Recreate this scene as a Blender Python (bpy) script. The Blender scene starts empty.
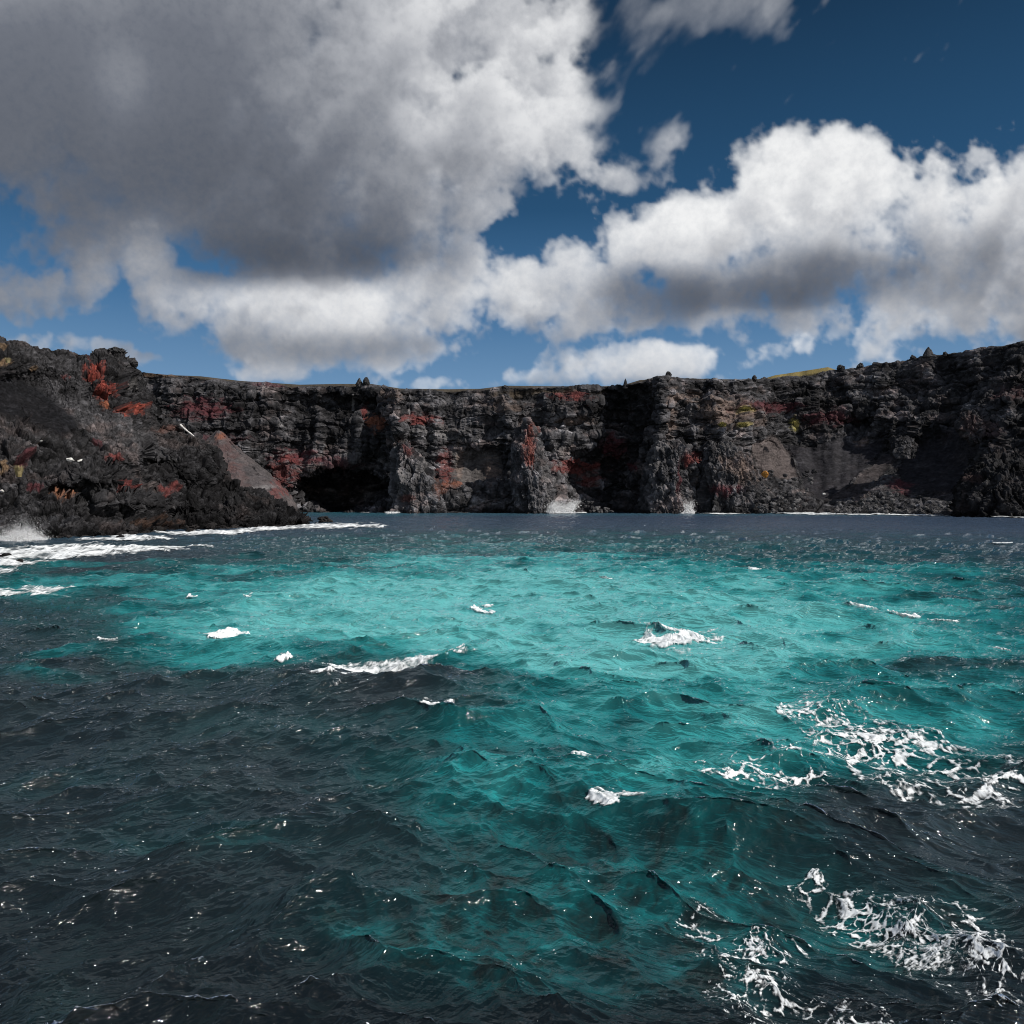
import bpy, math, random
import numpy as np

random.seed(7)
rng = np.random.default_rng(11)
F, CX, HY, CAMH = 731.0, 512.0, 500.0, 6.0      # focal length in pixels, principal column, horizon row, eye height
f32 = np.float32
scene = bpy.context.scene
COL = scene.collection

# ------------------------------------------------------------------ helpers
def make_mesh(name, verts, faces, mat=None, smooth=False, cols=None):
    """verts (n,3) array, faces (m,3) or (m,4) int array"""
    me = bpy.data.meshes.new(name)
    verts = np.ascontiguousarray(verts, dtype=f32)
    faces = np.ascontiguousarray(faces, dtype=np.int32)
    k = faces.shape[1]
    me.vertices.add(len(verts)); me.vertices.foreach_set('co', verts.ravel())
    me.loops.add(faces.size); me.loops.foreach_set('vertex_index', faces.ravel())
    me.polygons.add(len(faces))
    me.polygons.foreach_set('loop_start', np.arange(0, faces.size, k, dtype=np.int32))
    me.polygons.foreach_set('loop_total', np.full(len(faces), k, dtype=np.int32))
    me.polygons.foreach_set('use_smooth', np.full(len(faces), smooth, dtype=bool))
    me.update(calc_edges=True)
    if cols is not None:
        a = me.attributes.new('col', 'FLOAT_COLOR', 'POINT')
        c = np.ones((len(verts), 4), dtype=f32); c[:, :cols.shape[1]] = cols
        a.data.foreach_set('color', c.ravel())
    if mat: me.materials.append(mat)
    return me

def link(name, me, loc=(0, 0, 0), parent=None):
    o = bpy.data.objects.new(name, me); COL.objects.link(o)
    o.location = loc
    if parent: o.parent = parent
    return o

def structure(o):
    o['kind'] = 'structure'; return o

def tag(o, label, cat, group=None, kind=None):
    o['label'] = label; o['category'] = cat
    if group: o['group'] = group
    if kind: o['kind'] = kind
    return o

def recentre(o):
    """move the object's origin to the base of its mesh"""
    me = o.data; n = len(me.vertices)
    v = np.empty(n * 3, dtype=f32); me.vertices.foreach_get('co', v); v = v.reshape(-1, 3)
    c = (v.min(0) + v.max(0)) / 2; c[2] = v[:, 2].min()
    me.vertices.foreach_set('co', (v - c).ravel()); me.update()
    o.location = [float(q) for q in c]
    return o

def grid_faces(nr, nc):
    i = np.arange(nr * nc, dtype=np.int32).reshape(nr, nc)
    return np.stack([i[:-1, :-1], i[:-1, 1:], i[1:, 1:], i[1:, :-1]], -1).reshape(-1, 4)

def hsh(ix, iy, iz, seed):
    with np.errstate(over='ignore'):
        h = (ix.astype(np.uint32) * np.uint32(0x8da6b343)) ^ (iy.astype(np.uint32) * np.uint32(0xd8163841)) \
            ^ (iz.astype(np.uint32) * np.uint32(0xcb1ab31f)) ^ np.uint32(seed * 7919 + 13)
        h ^= h >> np.uint32(13); h *= np.uint32(0x5bd1e995); h ^= h >> np.uint32(15); h *= np.uint32(0x27d4eb2d)
        h ^= h >> np.uint32(14)
    return h

GT = rng.normal(size=(256, 3)).astype(f32); GT /= np.linalg.norm(GT, axis=1, keepdims=True)

def gnoise(p, seed=0):
    p = p.astype(f32); i = np.floor(p).astype(np.int32); fr = p - i
    w = fr * fr * fr * (fr * (fr * 6 - 15) + 10)
    out = np.zeros(len(p), f32)
    for dx in (0, 1):
        for dy in (0, 1):
            for dz in (0, 1):
                g = GT[hsh(i[:, 0] + dx, i[:, 1] + dy, i[:, 2] + dz, seed) & np.uint32(255)]
                d = g[:, 0] * (fr[:, 0] - dx) + g[:, 1] * (fr[:, 1] - dy) + g[:, 2] * (fr[:, 2] - dz)
                out += d * (w[:, 0] if dx else 1 - w[:, 0]) * (w[:, 1] if dy else 1 - w[:, 1]) * (w[:, 2] if dz else 1 - w[:, 2])
    return out * 1.5

def fbm(p, scale, octv=4, seed=0, gain=0.5):
    q = p.astype(f32) / f32(scale); a = 1.0; s = np.zeros(len(p), f32)
    for o in range(octv):
        s += a * gnoise(q, seed + o); q = q * f32(2.03); a *= gain
    return s

def ridged(p, scale, octv=4, seed=0, gain=0.55):
    q = p.astype(f32) / f32(scale); a = 1.0; s = np.zeros(len(p), f32)
    for o in range(octv):
        s += a * (0.5 - 2 * np.abs(gnoise(q, seed + o))); q = q * f32(2.07); a *= gain
    return s

def cells(p, scale, seed=0, reach=1):
    """cellular noise: F1, F2, a random per cell and the tilt of a random facet of that cell"""
    p = p.astype(f32) / f32(scale); i = np.floor(p).astype(np.int32); fr = p - i
    n = len(p)
    f1 = np.full(n, 9, f32); f2 = np.full(n, 9, f32); rid = np.zeros(n, np.uint32)
    bx = np.zeros((n, 3), f32)
    for dx in (-1, 0, 1):
        for dy in (-1, 0, 1):
            for dz in (-1, 0, 1):
                h = hsh(i[:, 0] + dx, i[:, 1] + dy, i[:, 2] + dz, seed)
                v = np.stack([(h & np.uint32(1023)).astype(f32) / 1023 + dx,
                              ((h >> np.uint32(10)) & np.uint32(1023)).astype(f32) / 1023 + dy,
                              ((h >> np.uint32(20)) & np.uint32(1023)).astype(f32) / 1023 + dz], 1) - fr
                d = (v * v).sum(1)
                m = d < f1
                f2 = np.where(m, f1, np.minimum(f2, d))
                f1 = np.where(m, d, f1); rid = np.where(m, h, rid); bx[m] = v[m]
    r = hsh(rid, rid >> np.uint32(7), rid, 5)
    rnd = (r & np.uint32(65535)).astype(f32) / 65535
    g = GT[(r >> np.uint32(16)) & np.uint32(255)]
    return np.sqrt(f1), np.sqrt(f2), rnd, -(bx * g).sum(1)

def blocky(p, scale, seed):
    """angular lava blocks: each cell a tilted facet, with dark gaps between cells; returns height and gap masks"""
    a, b, rnd, tilt = cells(p, scale, seed)
    gap = np.clip((b - a) / 0.16, 0, 1)
    return (rnd - 0.5) * 0.55 + tilt * 0.55 - (1 - gap) ** 2 * 0.42, gap, rnd

def sstep(a, b, x):
    t = np.clip((x - a) / (b - a), 0, 1); return t * t * (3 - 2 * t)

def to_world(px, py, y):
    return np.stack([(px - CX) / F * y, y, CAMH + (HY - py) / F * y], -1)

def sheet_normals(P):
    du = np.gradient(P, axis=1); dv = np.gradient(P, axis=0)
    n = np.cross(du, dv); n /= np.linalg.norm(n, axis=-1, keepdims=True) + 1e-9
    return n

def interp(x, pts):
    a = np.array(pts, float); return np.interp(x, a[:, 0], a[:, 1])

# ------------------------------------------------------------------ materials
def new_mat(name):
    m = bpy.data.materials.new(name); m.use_nodes = True
    nt = m.node_tree; nt.nodes.clear()
    return m, nt.nodes, nt.links

def N(nodes, t, **kw):
    n = nodes.new(t)
    for k, v in kw.items():
        if k.startswith('i_'):
            n.inputs[k[2:].replace('_', ' ')].default_value = v
        else: setattr(n, k, v)
    return n

def rock_mat(name, bump_scale, bump_dist, vary=0.5):
    m, ns, ln = new_mat(name)
    out = N(ns, 'ShaderNodeOutputMaterial'); b = N(ns, 'ShaderNodeBsdfPrincipled')
    b.inputs['Roughness'].default_value = 0.85; b.inputs['Specular IOR Level'].default_value = 0.07
    at = N(ns, 'ShaderNodeAttribute', attribute_name='col')
    geo = N(ns, 'ShaderNodeNewGeometry')
    nz = N(ns, 'ShaderNodeTexNoise'); nz.inputs['Scale'].default_value = bump_scale; nz.inputs['Detail'].default_value = 6
    nz.inputs['Roughness'].default_value = 0.65
    ln.new(geo.outputs['Position'], nz.inputs['Vector'])
    mr = N(ns, 'ShaderNodeMapRange'); mr.inputs['From Min'].default_value = 0.3; mr.inputs['From Max'].default_value = 0.7
    mr.inputs['To Min'].default_value = 1 - vary; mr.inputs['To Max'].default_value = 1 + vary
    ln.new(nz.outputs['Fac'], mr.inputs['Value'])
    mx = N(ns, 'ShaderNodeMix', data_type='RGBA', blend_type='MULTIPLY'); mx.inputs['Factor'].default_value = 1
    ln.new(at.outputs['Color'], mx.inputs['A']); ln.new(mr.outputs['Result'], mx.inputs['B'])
    ln.new(mx.outputs['Result'], b.inputs['Base Color'])
    bp = N(ns, 'ShaderNodeBump'); bp.inputs['Strength'].default_value = 0.9; bp.inputs['Distance'].default_value = bump_dist
    ln.new(nz.outputs['Fac'], bp.inputs['Height']); ln.new(bp.outputs['Normal'], b.inputs['Normal'])
    ln.new(b.outputs['BSDF'], out.inputs['Surface'])
    return m

M_cliff = rock_mat('cliff_rock', 0.9, 0.35, 0.45)
M_head = rock_mat('headland_rock', 1.9, 0.22, 0.5)
M_scree = rock_mat('scree_gravel', 1.6, 0.12, 0.35)
M_bould = None

def obj_rock_mat(name, c0, c1, scale=1.4):
    """rock for single boulders; tone differs from object to object"""
    m, ns, ln = new_mat(name)
    out = N(ns, 'ShaderNodeOutputMaterial'); b = N(ns, 'ShaderNodeBsdfPrincipled')
    b.inputs['Roughness'].default_value = 0.85; b.inputs['Specular IOR Level'].default_value = 0.07
    oi = N(ns, 'ShaderNodeObjectInfo'); geo = N(ns, 'ShaderNodeNewGeometry')
    nz = N(ns, 'ShaderNodeTexNoise'); nz.inputs['Scale'].default_value = scale; nz.inputs['Detail'].default_value = 6
    ln.new(geo.outputs['Position'], nz.inputs['Vector'])
    ad = N(ns, 'ShaderNodeMath', operation='MULTIPLY'); ln.new(nz.outputs['Fac'], ad.inputs[0]); ln.new(oi.outputs['Random'], ad.inputs[1])
    mr = N(ns, 'ShaderNodeMapRange'); mr.inputs['From Max'].default_value = 0.55
    ln.new(ad.outputs[0], mr.inputs['Value'])
    mx = N(ns, 'ShaderNodeMix', data_type='RGBA'); mx.inputs['A'].default_value = (*c0, 1); mx.inputs['B'].default_value = (*c1, 1)
    ln.new(mr.outputs['Result'], mx.inputs['Factor']); ln.new(mx.outputs['Result'], b.inputs['Base Color'])
    bp = N(ns, 'ShaderNodeBump'); bp.inputs['Strength'].default_value = 0.8; bp.inputs['Distance'].default_value = 0.15
    ln.new(nz.outputs['Fac'], bp.inputs['Height']); ln.new(bp.outputs['Normal'], b.inputs['Normal'])
    ln.new(b.outputs['BSDF'], out.inputs['Surface'])
    return m

M_boulder = obj_rock_mat('dark_lava', (0.026, 0.025, 0.027), (0.13, 0.125, 0.125))
M_knob = obj_rock_mat('skyline_rock', (0.02, 0.02, 0.021), (0.06, 0.058, 0.058))
M_wet = obj_rock_mat('wet_lava', (0.008, 0.008, 0.009), (0.03, 0.027, 0.026))
M_orange = obj_rock_mat('orange_rock', (0.30, 0.13, 0.03), (0.42, 0.2, 0.05))
M_pale = obj_rock_mat('pale_stone', (0.5, 0.48, 0.45), (0.7, 0.68, 0.65))

def plain_mat(name, c0, c1, scale, rough=0.9, bump=0.0, transl=0.0):
    m, ns, ln = new_mat(name)
    out = N(ns, 'ShaderNodeOutputMaterial'); b = N(ns, 'ShaderNodeBsdfPrincipled')
    b.inputs['Roughness'].default_value = rough; b.inputs['Specular IOR Level'].default_value = 0.2
    geo = N(ns, 'ShaderNodeNewGeometry')
    nz = N(ns, 'ShaderNodeTexNoise'); nz.inputs['Scale'].default_value = scale; nz.inputs['Detail'].default_value = 5
    ln.new(geo.outputs['Position'], nz.inputs['Vector'])
    cr = N(ns, 'ShaderNodeValToRGB'); cr.color_ramp.elements[0].position = 0.35; cr.color_ramp.elements[1].position = 0.65
    cr.color_ramp.elements[0].color = (*c0, 1); cr.color_ramp.elements[1].color = (*c1, 1)
    ln.new(nz.outputs['Fac'], cr.inputs['Fac']); ln.new(cr.outputs['Color'], b.inputs['Base Color'])
    if bump:
        bp = N(ns, 'ShaderNodeBump'); bp.inputs['Distance'].default_value = bump; bp.inputs['Strength'].default_value = 0.8
        ln.new(nz.outputs['Fac'], bp.inputs['Height']); ln.new(bp.outputs['Normal'], b.inputs['Normal'])
    if transl:
        tr = N(ns, 'ShaderNodeBsdfTranslucent'); ln.new(cr.outputs['Color'], tr.inputs['Color'])
        ms = N(ns, 'ShaderNodeMixShader'); ms.inputs['Fac'].default_value = transl
        ln.new(b.outputs['BSDF'], ms.inputs[1]); ln.new(tr.outputs['BSDF'], ms.inputs[2]); ln.new(ms.outputs[0], out.inputs['Surface'])
    else:
        ln.new(b.outputs['BSDF'], out.inputs['Surface'])
    return m

M_foam = plain_mat('sea_foam', (0.68, 0.74, 0.76), (0.86, 0.88, 0.88), 9.0, 0.9, 0.03)
def foam_mat(name):
    m, ns, ln = new_mat(name)
    out = N(ns, 'ShaderNodeOutputMaterial'); b = N(ns, 'ShaderNodeBsdfDiffuse'); at = N(ns, 'ShaderNodeAttribute', attribute_name='col')
    ln.new(at.outputs['Color'], b.inputs['Color'])
    tr = N(ns, 'ShaderNodeBsdfTransparent'); ms = N(ns, 'ShaderNodeMixShader')
    ln.new(at.outputs['Alpha'], ms.inputs['Fac']); ln.new(tr.outputs[0], ms.inputs[1]); ln.new(b.outputs[0], ms.inputs[2]); ln.new(ms.outputs[0], out.inputs['Surface'])
    return m
M_bubbles = foam_mat('bubbly_foam')
M_thin = plain_mat('thin_foam', (0.34, 0.50, 0.52), (0.66, 0.74, 0.75), 5.0, 0.7, 0.02)
M_spray = plain_mat('sea_spray', (0.88, 0.89, 0.9), (0.92, 0.92, 0.92), 1.0, 0.9, 0, 0.5)
M_grass = plain_mat('dry_grass', (0.24, 0.19, 0.09), (0.40, 0.34, 0.19), 2.0, 0.9, 0, 0.3)
M_shrub = plain_mat('yellow_shrub', (0.16, 0.14, 0.05), (0.34, 0.30, 0.10), 1.0, 0.9, 0, 0.3)
M_stem = plain_mat('woody_stem', (.06, .045, .03), (.1, .08, .05), 3.0)
M_wood = plain_mat('bleached_wood', (0.42, 0.40, 0.38), (0.62, 0.60, 0.57), 3.0, 0.8, 0.02)

# ------------------------------------------------------------------ sky
def build_sky():
    step = 1.45
    px = np.arange(-200, 1225, step); py = np.arange(-250, 512, step); nz, dz = 26, 11.0
    nx, ny = len(px), len(py)
    K = (np.fft.fftfreq(ny)[:, None, None] ** 2 / step ** 2 + np.fft.fftfreq(nz)[None, :, None] ** 2 / dz ** 2
         + np.fft.rfftfreq(nx)[None, None, :] ** 2 / step ** 2).astype(f32)
    g = np.random.default_rng(21)
    def field(beta, k0, kc=1e9):
        W = np.fft.rfftn(g.standard_normal((ny, nz, nx), dtype=f32)).astype(np.complex64)
        W *= (K + k0 * k0) ** (-beta / 2) * np.exp(-K / (kc * kc))
        r = np.fft.irfftn(W, s=(ny, nz, nx)).astype(f32); r -= r.mean(); r /= r.std(); return r
    n1 = 0.85 * field(2.9, 1 / 130.) + 0.30 * (0.8 - 1.3 * np.abs(field(2.6, 1 / 42.))) + 0.40 * field(2.25, 1 / 50.)
    KI = K                                                             # filaments: the same noise drawn out along one direction
    fy = np.fft.fftfreq(ny)[:, None, None] / step; fx = np.fft.rfftfreq(nx)[None, None, :] / step; fz2 = np.fft.fftfreq(nz)[None, :, None] ** 2 / dz ** 2
    K = ((1.9 * (fx * .62 - fy * .78)) ** 2 + (0.85 * (fx * .78 + fy * .62)) ** 2 + fz2).astype(f32)
    nw = field(2.5, 1 / 90.); K = KI
    Z = (np.arange(nz) * dz).astype(f32)
    # px, py, rx, ry, depth, weight
    B = [(60, 60, 260, 160, 90, 1.3), (300, 90, 210, 130, 92, 1.15), (290, 205, 165, 80, 85, 1.15), (430, 130, 110, 90, 105, .95), (165, 160, 190, 70, 85, 1.1), (-120, 60, 220, 160, 90, 1.2), (120, -170, 420, 130, 95, 1.3),
         (450, 30, 130, 90, 165, 1.05), (515, 95, 70, 75, 165, .95), (470, 150, 55, 50, 165, .85), (530, 20, 60, 55, 165, .7), (530, -90, 130, 90, 165, .9), (455, 205, 50, 34, 165, .7), (60, 160, 130, 50, 80, .8),
         (150, 258, 30, 30, 195, .8), (190, 300, 60, 40, 200, .95), (250, 318, 85, 40, 200, 1), (330, 312, 125, 50, 200, 1.1), (430, 308, 100, 52, 200, 1.1), (520, 296, 85, 52, 200, 1.05), (470, 262, 50, 30, 195, .7), (380, 270, 60, 30, 200, .8),
         (560, 312, 60, 36, 200, .95), (592, 295, 40, 28, 200, .7), (548, 255, 34, 24, 200, .7),
         (12, 285, 58, 34, 190, .6), (95, 280, 24, 38, 190, .5), (80, 347, 70, 14, 210, .6), (140, 356, 60, 10, 210, .4), (280, 373, 45, 11, 210, .55), (470, 383, 55, 9, 210, .5),
         (645, 255, 46, 40, 155, .95), (720, 238, 80, 50, 155, 1.05), (830, 200, 105, 66, 155, 1.15), (915, 190, 95, 60, 155, 1.1), (1010, 195, 90, 80, 155, 1.15), (880, 255, 160, 50, 155, 1.1), (640, 290, 46, 38, 155, .9),
         (760, 285, 130, 48, 150, 1.1), (800, 308, 140, 26, 150, 1.0), (700, 305, 90, 26, 150, .9), (955, 300, 110, 50, 160, .95), (1080, 260, 130, 110, 150, 1.1), (1190, 240, 140, 110, 150, 1.1),
         (640, 368, 135, 25, 215, 1.0), (745, 360, 50, 22, 215, .95), (540, 374, 60, 16, 215, .85), (870, 345, 75, 30, 215, 1.0), (930, 318, 70, 30, 215, .9), (1080, 320, 90, 30, 215, .7),
         (652, 8, 42, 60, 120, .50), (700, -6, 44, 50, 120, .46), (860, 2, 60, 28, 120, .46), (760, -100, 160, 40, 120, .2), (632, 176, 44, 18, 130, .44), (670, 152, 26, 36, 130, .5), (590, 60, 34, 100, 120, .22), (780, 15, 45, 34, 120, .3)]
    C = np.full((ny, nz, nx), -1.2, f32)
    for bx, by, rx, ry, bz, w in B:
        rz = 0.75 * min(rx, ry) + 12
        ix = slice(*np.searchsorted(px, [bx - 1.7 * rx, bx + 1.7 * rx])); iy = slice(*np.searchsorted(py, [by - 1.7 * ry, by + 1.7 * ry]))
        dx = ((px[ix] - bx) / rx) ** 2; dy = ((py[iy] - by) / ry) ** 2; dd = ((Z - bz) / rz) ** 2
        v = (w - (dy[:, None, None] + dd[None, :, None] + dx[None, None, :]) * (0.55 + 0.45 * w)).astype(f32)
        # flatter underside
        sub = C[iy, :, ix]
        # smooth union
        k = 0.35
        hmix = np.clip(0.5 + 0.5 * (v - sub) / k, 0, 1)
        C[iy, :, ix] = sub + (v - sub) * hmix + k * hmix * (1 - hmix)
    wm = (sstep(560, 620, px)[None, None, :] * (1 - sstep(120, 180, py[:, None, None] + .25 * np.abs(px[None, None, :] - 640)))).astype(f32)
    D = C + 0.52 * n1 * (1 - wm) + 0.50 * nw * wm - 0.02
    zr = np.interp(Z, [112, 145], [1.1, .72]).astype(f32)[None, :, None]
    rho = (sstep(0.0, 1.0, D / zr) * (1 - .68 * wm)).astype(f32)
    # optical depth towards the sun (upper right, a little in front)
    tau = np.zeros_like(rho)
    rs = rho
    for ax in (0, 2, 1):
        rs = (rs + np.roll(rs, 1, ax) + np.roll(rs, -1, ax)) / 3
    for ax in (0, 2):
        rs = (rs + np.roll(rs, 2, ax) + np.roll(rs, -2, ax)) / 3
    for s, wgt in ((3, 3), (7, 5), (14, 8), (26, 14), (46, 24), (78, 40)):
        sx = int(round(0.42 * s / step)); sy = int(round(0.85 * s / step)); sz = -int(round(0.14 * s / dz))
        r = np.roll(rs, (sy, sz, -sx), (0, 1, 2)); r[:sy] = rho[:1]
        tau += r * wgt
    kz = np.interp(Z, [115, 145, 190, 200], [.030, .017, .017, .022]).astype(f32)[None, :, None]; light = np.exp(-tau * kz) * 0.84 + np.exp(-tau * kz * .22) * 0.16
    ext = 1 - np.exp(-rho * dz * 0.042)
    T = np.ones((ny, nx), f32); Lc = np.zeros((ny, nx), f32)
    for k in range(nz):
        a = ext[:, k]; Lc += T * a * light[:, k]; T *= 1 - a
    alpha = 1 - T; Lc = np.where(alpha > 1e-3, Lc / np.maximum(alpha, 1e-3), 0.6)
    PX, PY = np.meshgrid(px, py)
    # hand-placed light map of the decks: shaded grey bellies, sunlit shoulders
    num = np.full((ny, nx), .78 * .12, f32); den = np.full((ny, nx), .12, f32)
    for cx, cy, rx, ry, v_, w_ in [(60, 130, 260, 110, .17, 1), (250, 200, 190, 70, .16, 1), (290, 262, 120, 24, .12, 1.6), (200, 40, 160, 70, .30, 1), (122, 75, 26, 34, .50, 1.0), (330, 70, 60, 60, .48, 1), (310, 125, 12, 30, .42, .8), (455, 85, 90, 110, .66, 1), (545, 80, 50, 90, .85, 1.1),
                                   (440, 30, 80, 40, .72, .8), (370, 175, 70, 40, .36, .9), (450, 190, 50, 40, .62, .9), (150, 255, 36, 34, .66, 1), (290, 300, 90, 22, .80, 1.2), (430, 300, 110, 26, .74, 1.1), (540, 275, 60, 40, .78, 1.1), (330, 348, 180, 12, .42, 1.0), (560, 330, 60, 20, .60, .9), (210, 330, 50, 20, .48, .9),
                                   (10, 285, 60, 34, .34, 1.2), (95, 280, 26, 36, .42, 1.2), (730, 215, 90, 40, .94, 1.2), (860, 170, 90, 40, .95, 1.2), (980, 180, 80, 50, .82, 1), (690, 262, 60, 24, .84, .9), (880, 228, 70, 26, .88, 1), (735, 292, 105, 20, .15, 2.0), (640, 300, 36, 28, .34, 1.3), (835, 266, 90, 20, .24, 1.6),
                                   (780, 318, 90, 10, .58, 1), (950, 248, 70, 26, .42, 1.2), (1000, 295, 70, 44, .42, 1.2), (900, 320, 60, 20, .66, 1), (640, 362, 140, 20, .74, 1.2), (660, 385, 140, 8, .5, 1), (640, 20, 60, 60, .55, 1), (700, 0, 60, 50, .52, 1), (620, 180, 70, 30, .66, 1)]:
        w = (w_ * np.exp(-((PX - cx) / rx) ** 2 - ((PY - cy) / ry) ** 2)).astype(f32); num += w * v_; den += w
    M = num / den
    def blur(q, sg):
        ky = np.fft.fftfreq(ny)[:, None] / step; kx = np.fft.rfftfreq(nx)[None] / step
        return np.fft.irfft2(np.fft.rfft2(q) * np.exp(-2 * (math.pi * sg) ** 2 * (kx * kx + ky * ky)), s=(ny, nx))
    bl = blur(Lc * alpha, 34) / np.maximum(blur(alpha, 34), .05)
    rel = np.clip(Lc / np.maximum(bl, .04), .45, 1.6)
    amt = np.interp(PX, [0, 250, 450], [.14, .20, .55]) * np.where(PY < 280, 1, 1) ; amt = np.maximum(amt, .6 * sstep(270, 300, PY) * (1 - .25 * sstep(600, 650, PX)))
    Lc = np.clip(M * (1 + amt * (rel - 1)), 0, 1)
    d = np.stack([(PX - CX) / F, np.ones_like(PX), (HY - PY) / F], -1); d /= np.linalg.norm(d, axis=-1, keepdims=True)
    el = np.degrees(np.arcsin(d[..., 2]))
    v = (d * 6000 + np.array([0, 0, CAMH])).reshape(-1, 3)
    cols = np.stack([alpha, Lc, el / 60], -1).reshape(-1, 3)
    m, ns, ln = new_mat('sky_with_clouds')
    out = N(ns, 'ShaderNodeOutputMaterial'); em = N(ns, 'ShaderNodeEmission')
    at = N(ns, 'ShaderNodeAttribute', attribute_name='col'); sp = N(ns, 'ShaderNodeSeparateColor'); ln.new(at.outputs['Color'], sp.inputs[0])
    geo = N(ns, 'ShaderNodeNewGeometry')
    nzt = N(ns, 'ShaderNodeTexNoise'); nzt.inputs['Scale'].default_value = 0.02; nzt.inputs['Detail'].default_value = 5; nzt.inputs['Roughness'].default_value = 0.6
    ln.new(geo.outputs['Position'], nzt.inputs['Vector'])
    # blue of the clear sky by elevation
    cb = N(ns, 'ShaderNodeValToRGB'); e = cb.color_ramp.elements
    stops = [(0.0, (0.20, 0.33, 0.50)), (0.14, (0.15, 0.285, 0.47)), (0.24, (0.060, 0.165, 0.33)), (0.36, (0.022, 0.080, 0.175)), (0.55, (0.010, 0.036, 0.082)), (1.0, (0.007, 0.026, 0.06))]
    for i, (p, c) in enumerate(stops):
        q = e[i] if i < 2 else e.new(p)
        q.position = p; q.color = (*c, 1)
    ln.new(sp.outputs[2], cb.inputs['Fac'])
    cc = N(ns, 'ShaderNodeValToRGB'); e = cc.color_ramp.elements
    stops = [(0.0, (0.044, 0.052, 0.070)), (0.12, (0.068, 0.079, 0.103)), (0.30, (0.162, 0.177, 0.212)), (0.55, (0.42, 0.435, 0.47)), (0.8, (0.70, 0.71, 0.73)), (1.0, (0.88, 0.885, 0.89))]
    for i, (p, c) in enumerate(stops):
        q = e[i] if i < 2 else e.new(p)
        q.position = p; q.color = (*c, 1)
    lad = N(ns, 'ShaderNodeMath', operation='MULTIPLY_ADD'); lad.inputs[1].default_value = 0.05; lad.inputs[2].default_value = -0.025
    ln.new(nzt.outputs['Fac'], lad.inputs[0])
    l2 = N(ns, 'ShaderNodeMath', operation='ADD'); ln.new(lad.outputs[0], l2.inputs[0]); ln.new(sp.outputs[1], l2.inputs[1])
    ln.new(l2.outputs[0], cc.inputs['Fac'])
    aad = N(ns, 'ShaderNodeMath', operation='MULTIPLY_ADD'); aad.inputs[1].default_value = 0.3; aad.inputs[2].default_value = 0.85
    ln.new(nzt.outputs['Fac'], aad.inputs[0])
    a2 = N(ns, 'ShaderNodeMath', operation='MULTIPLY'); a2.use_clamp = True
    ln.new(aad.outputs[0], a2.inputs[0]); ln.new(sp.outputs[0], a2.inputs[1])
    mx = N(ns, 'ShaderNodeMix', data_type='RGBA'); ln.new(a2.outputs[0], mx.inputs['Factor'])
    ln.new(cb.outputs['Color'], mx.inputs['A']); ln.new(cc.outputs['Color'], mx.inputs['B'])
    ln.new(mx.outputs['Result'], em.inputs['Color']); ln.new(em.outputs[0], out.inputs['Surface'])
    m.cycles.emission_sampling = 'NONE'
    structure(link('sky', make_mesh('sky', v, grid_faces(ny, nx), m, True, cols)))

SUN = np.array([0.70, -0.36, 0.70]); SUN /= np.linalg.norm(SUN)

def build_world():
    w = bpy.data.worlds.new('World'); scene.world = w; w.use_nodes = True
    ns, ln = w.node_tree.nodes, w.node_tree.links; ns.clear()
    out = N(ns, 'ShaderNodeOutputWorld'); bg = N(ns, 'ShaderNodeBackground'); bg.inputs['Strength'].default_value = 0.085
    sk = N(ns, 'ShaderNodeTexSky', sky_type='NISHITA'); sk.sun_disc = False
    sk.sun_elevation = math.asin(SUN[2]); sk.sun_rotation = math.atan2(SUN[0], SUN[1])
    tc = N(ns, 'ShaderNodeTexCoord'); nz = N(ns, 'ShaderNodeTexNoise'); nz.inputs['Scale'].default_value = 3.0; nz.inputs['Detail'].default_value = 6
    ln.new(tc.outputs['Generated'], nz.inputs['Vector'])
    cr = N(ns, 'ShaderNodeValToRGB'); cr.color_ramp.elements[0].position = 0.48; cr.color_ramp.elements[1].position = 0.66
    ln.new(nz.outputs['Fac'], cr.inputs['Fac'])
    mx = N(ns, 'ShaderNodeMix', data_type='RGBA'); ln.new(cr.outputs['Color'], mx.inputs['Factor'])
    ln.new(sk.outputs['Color'], mx.inputs['A']); mx.inputs['B'].default_value = (5.5, 5.5, 5.8, 1)
    ln.new(mx.outputs['Result'], bg.inputs['Color']); ln.new(bg.outputs[0], out.inputs['Surface'])
    L = bpy.data.lights.new('sun', 'SUN'); L.energy = 4.9; L.angle = math.radians(0.5); L.color = (1.0, 0.955, 0.89)
    o = bpy.data.objects.new('sun', L); COL.objects.link(o)
    from mathutils import Vector
    o.rotation_euler = Vector(SUN).to_track_quat('Z', 'Y').to_euler(); o.location = (60, -30, 90)

# ------------------------------------------------------------------ sea
def ocean_tile(Nn, L, lp, kmax_l, rms, wdir, spread, seed):
    g = np.random.default_rng(seed)
    k1 = np.fft.fftfreq(Nn, L / Nn) * 2 * math.pi
    kx, ky = np.meshgrid(k1, k1); k = np.hypot(kx, ky); k[0, 0] = 1
    kp = 2 * math.pi / lp
    P = np.exp(-1.1 * (kp / k) ** 2) / k ** 3.55 * np.exp(-(k / (2 * math.pi / kmax_l)) ** 2)
    c = (kx * wdir[0] + ky * wdir[1]) / k
    P *= (np.abs(c) ** 2) * (1 - spread) + spread
    h = (g.standard_normal((Nn, Nn)) + 1j * g.standard_normal((Nn, Nn))) * np.sqrt(P); h[0, 0] = 0
    Hs = np.fft.ifft2(h).real; s = rms / Hs.std()
    dx = np.fft.ifft2(1j * kx / k * h).real * s; dy = np.fft.ifft2(1j * ky / k * h).real * s
    return np.stack([dx, dy, Hs * s], -1).astype(f32), L

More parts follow.
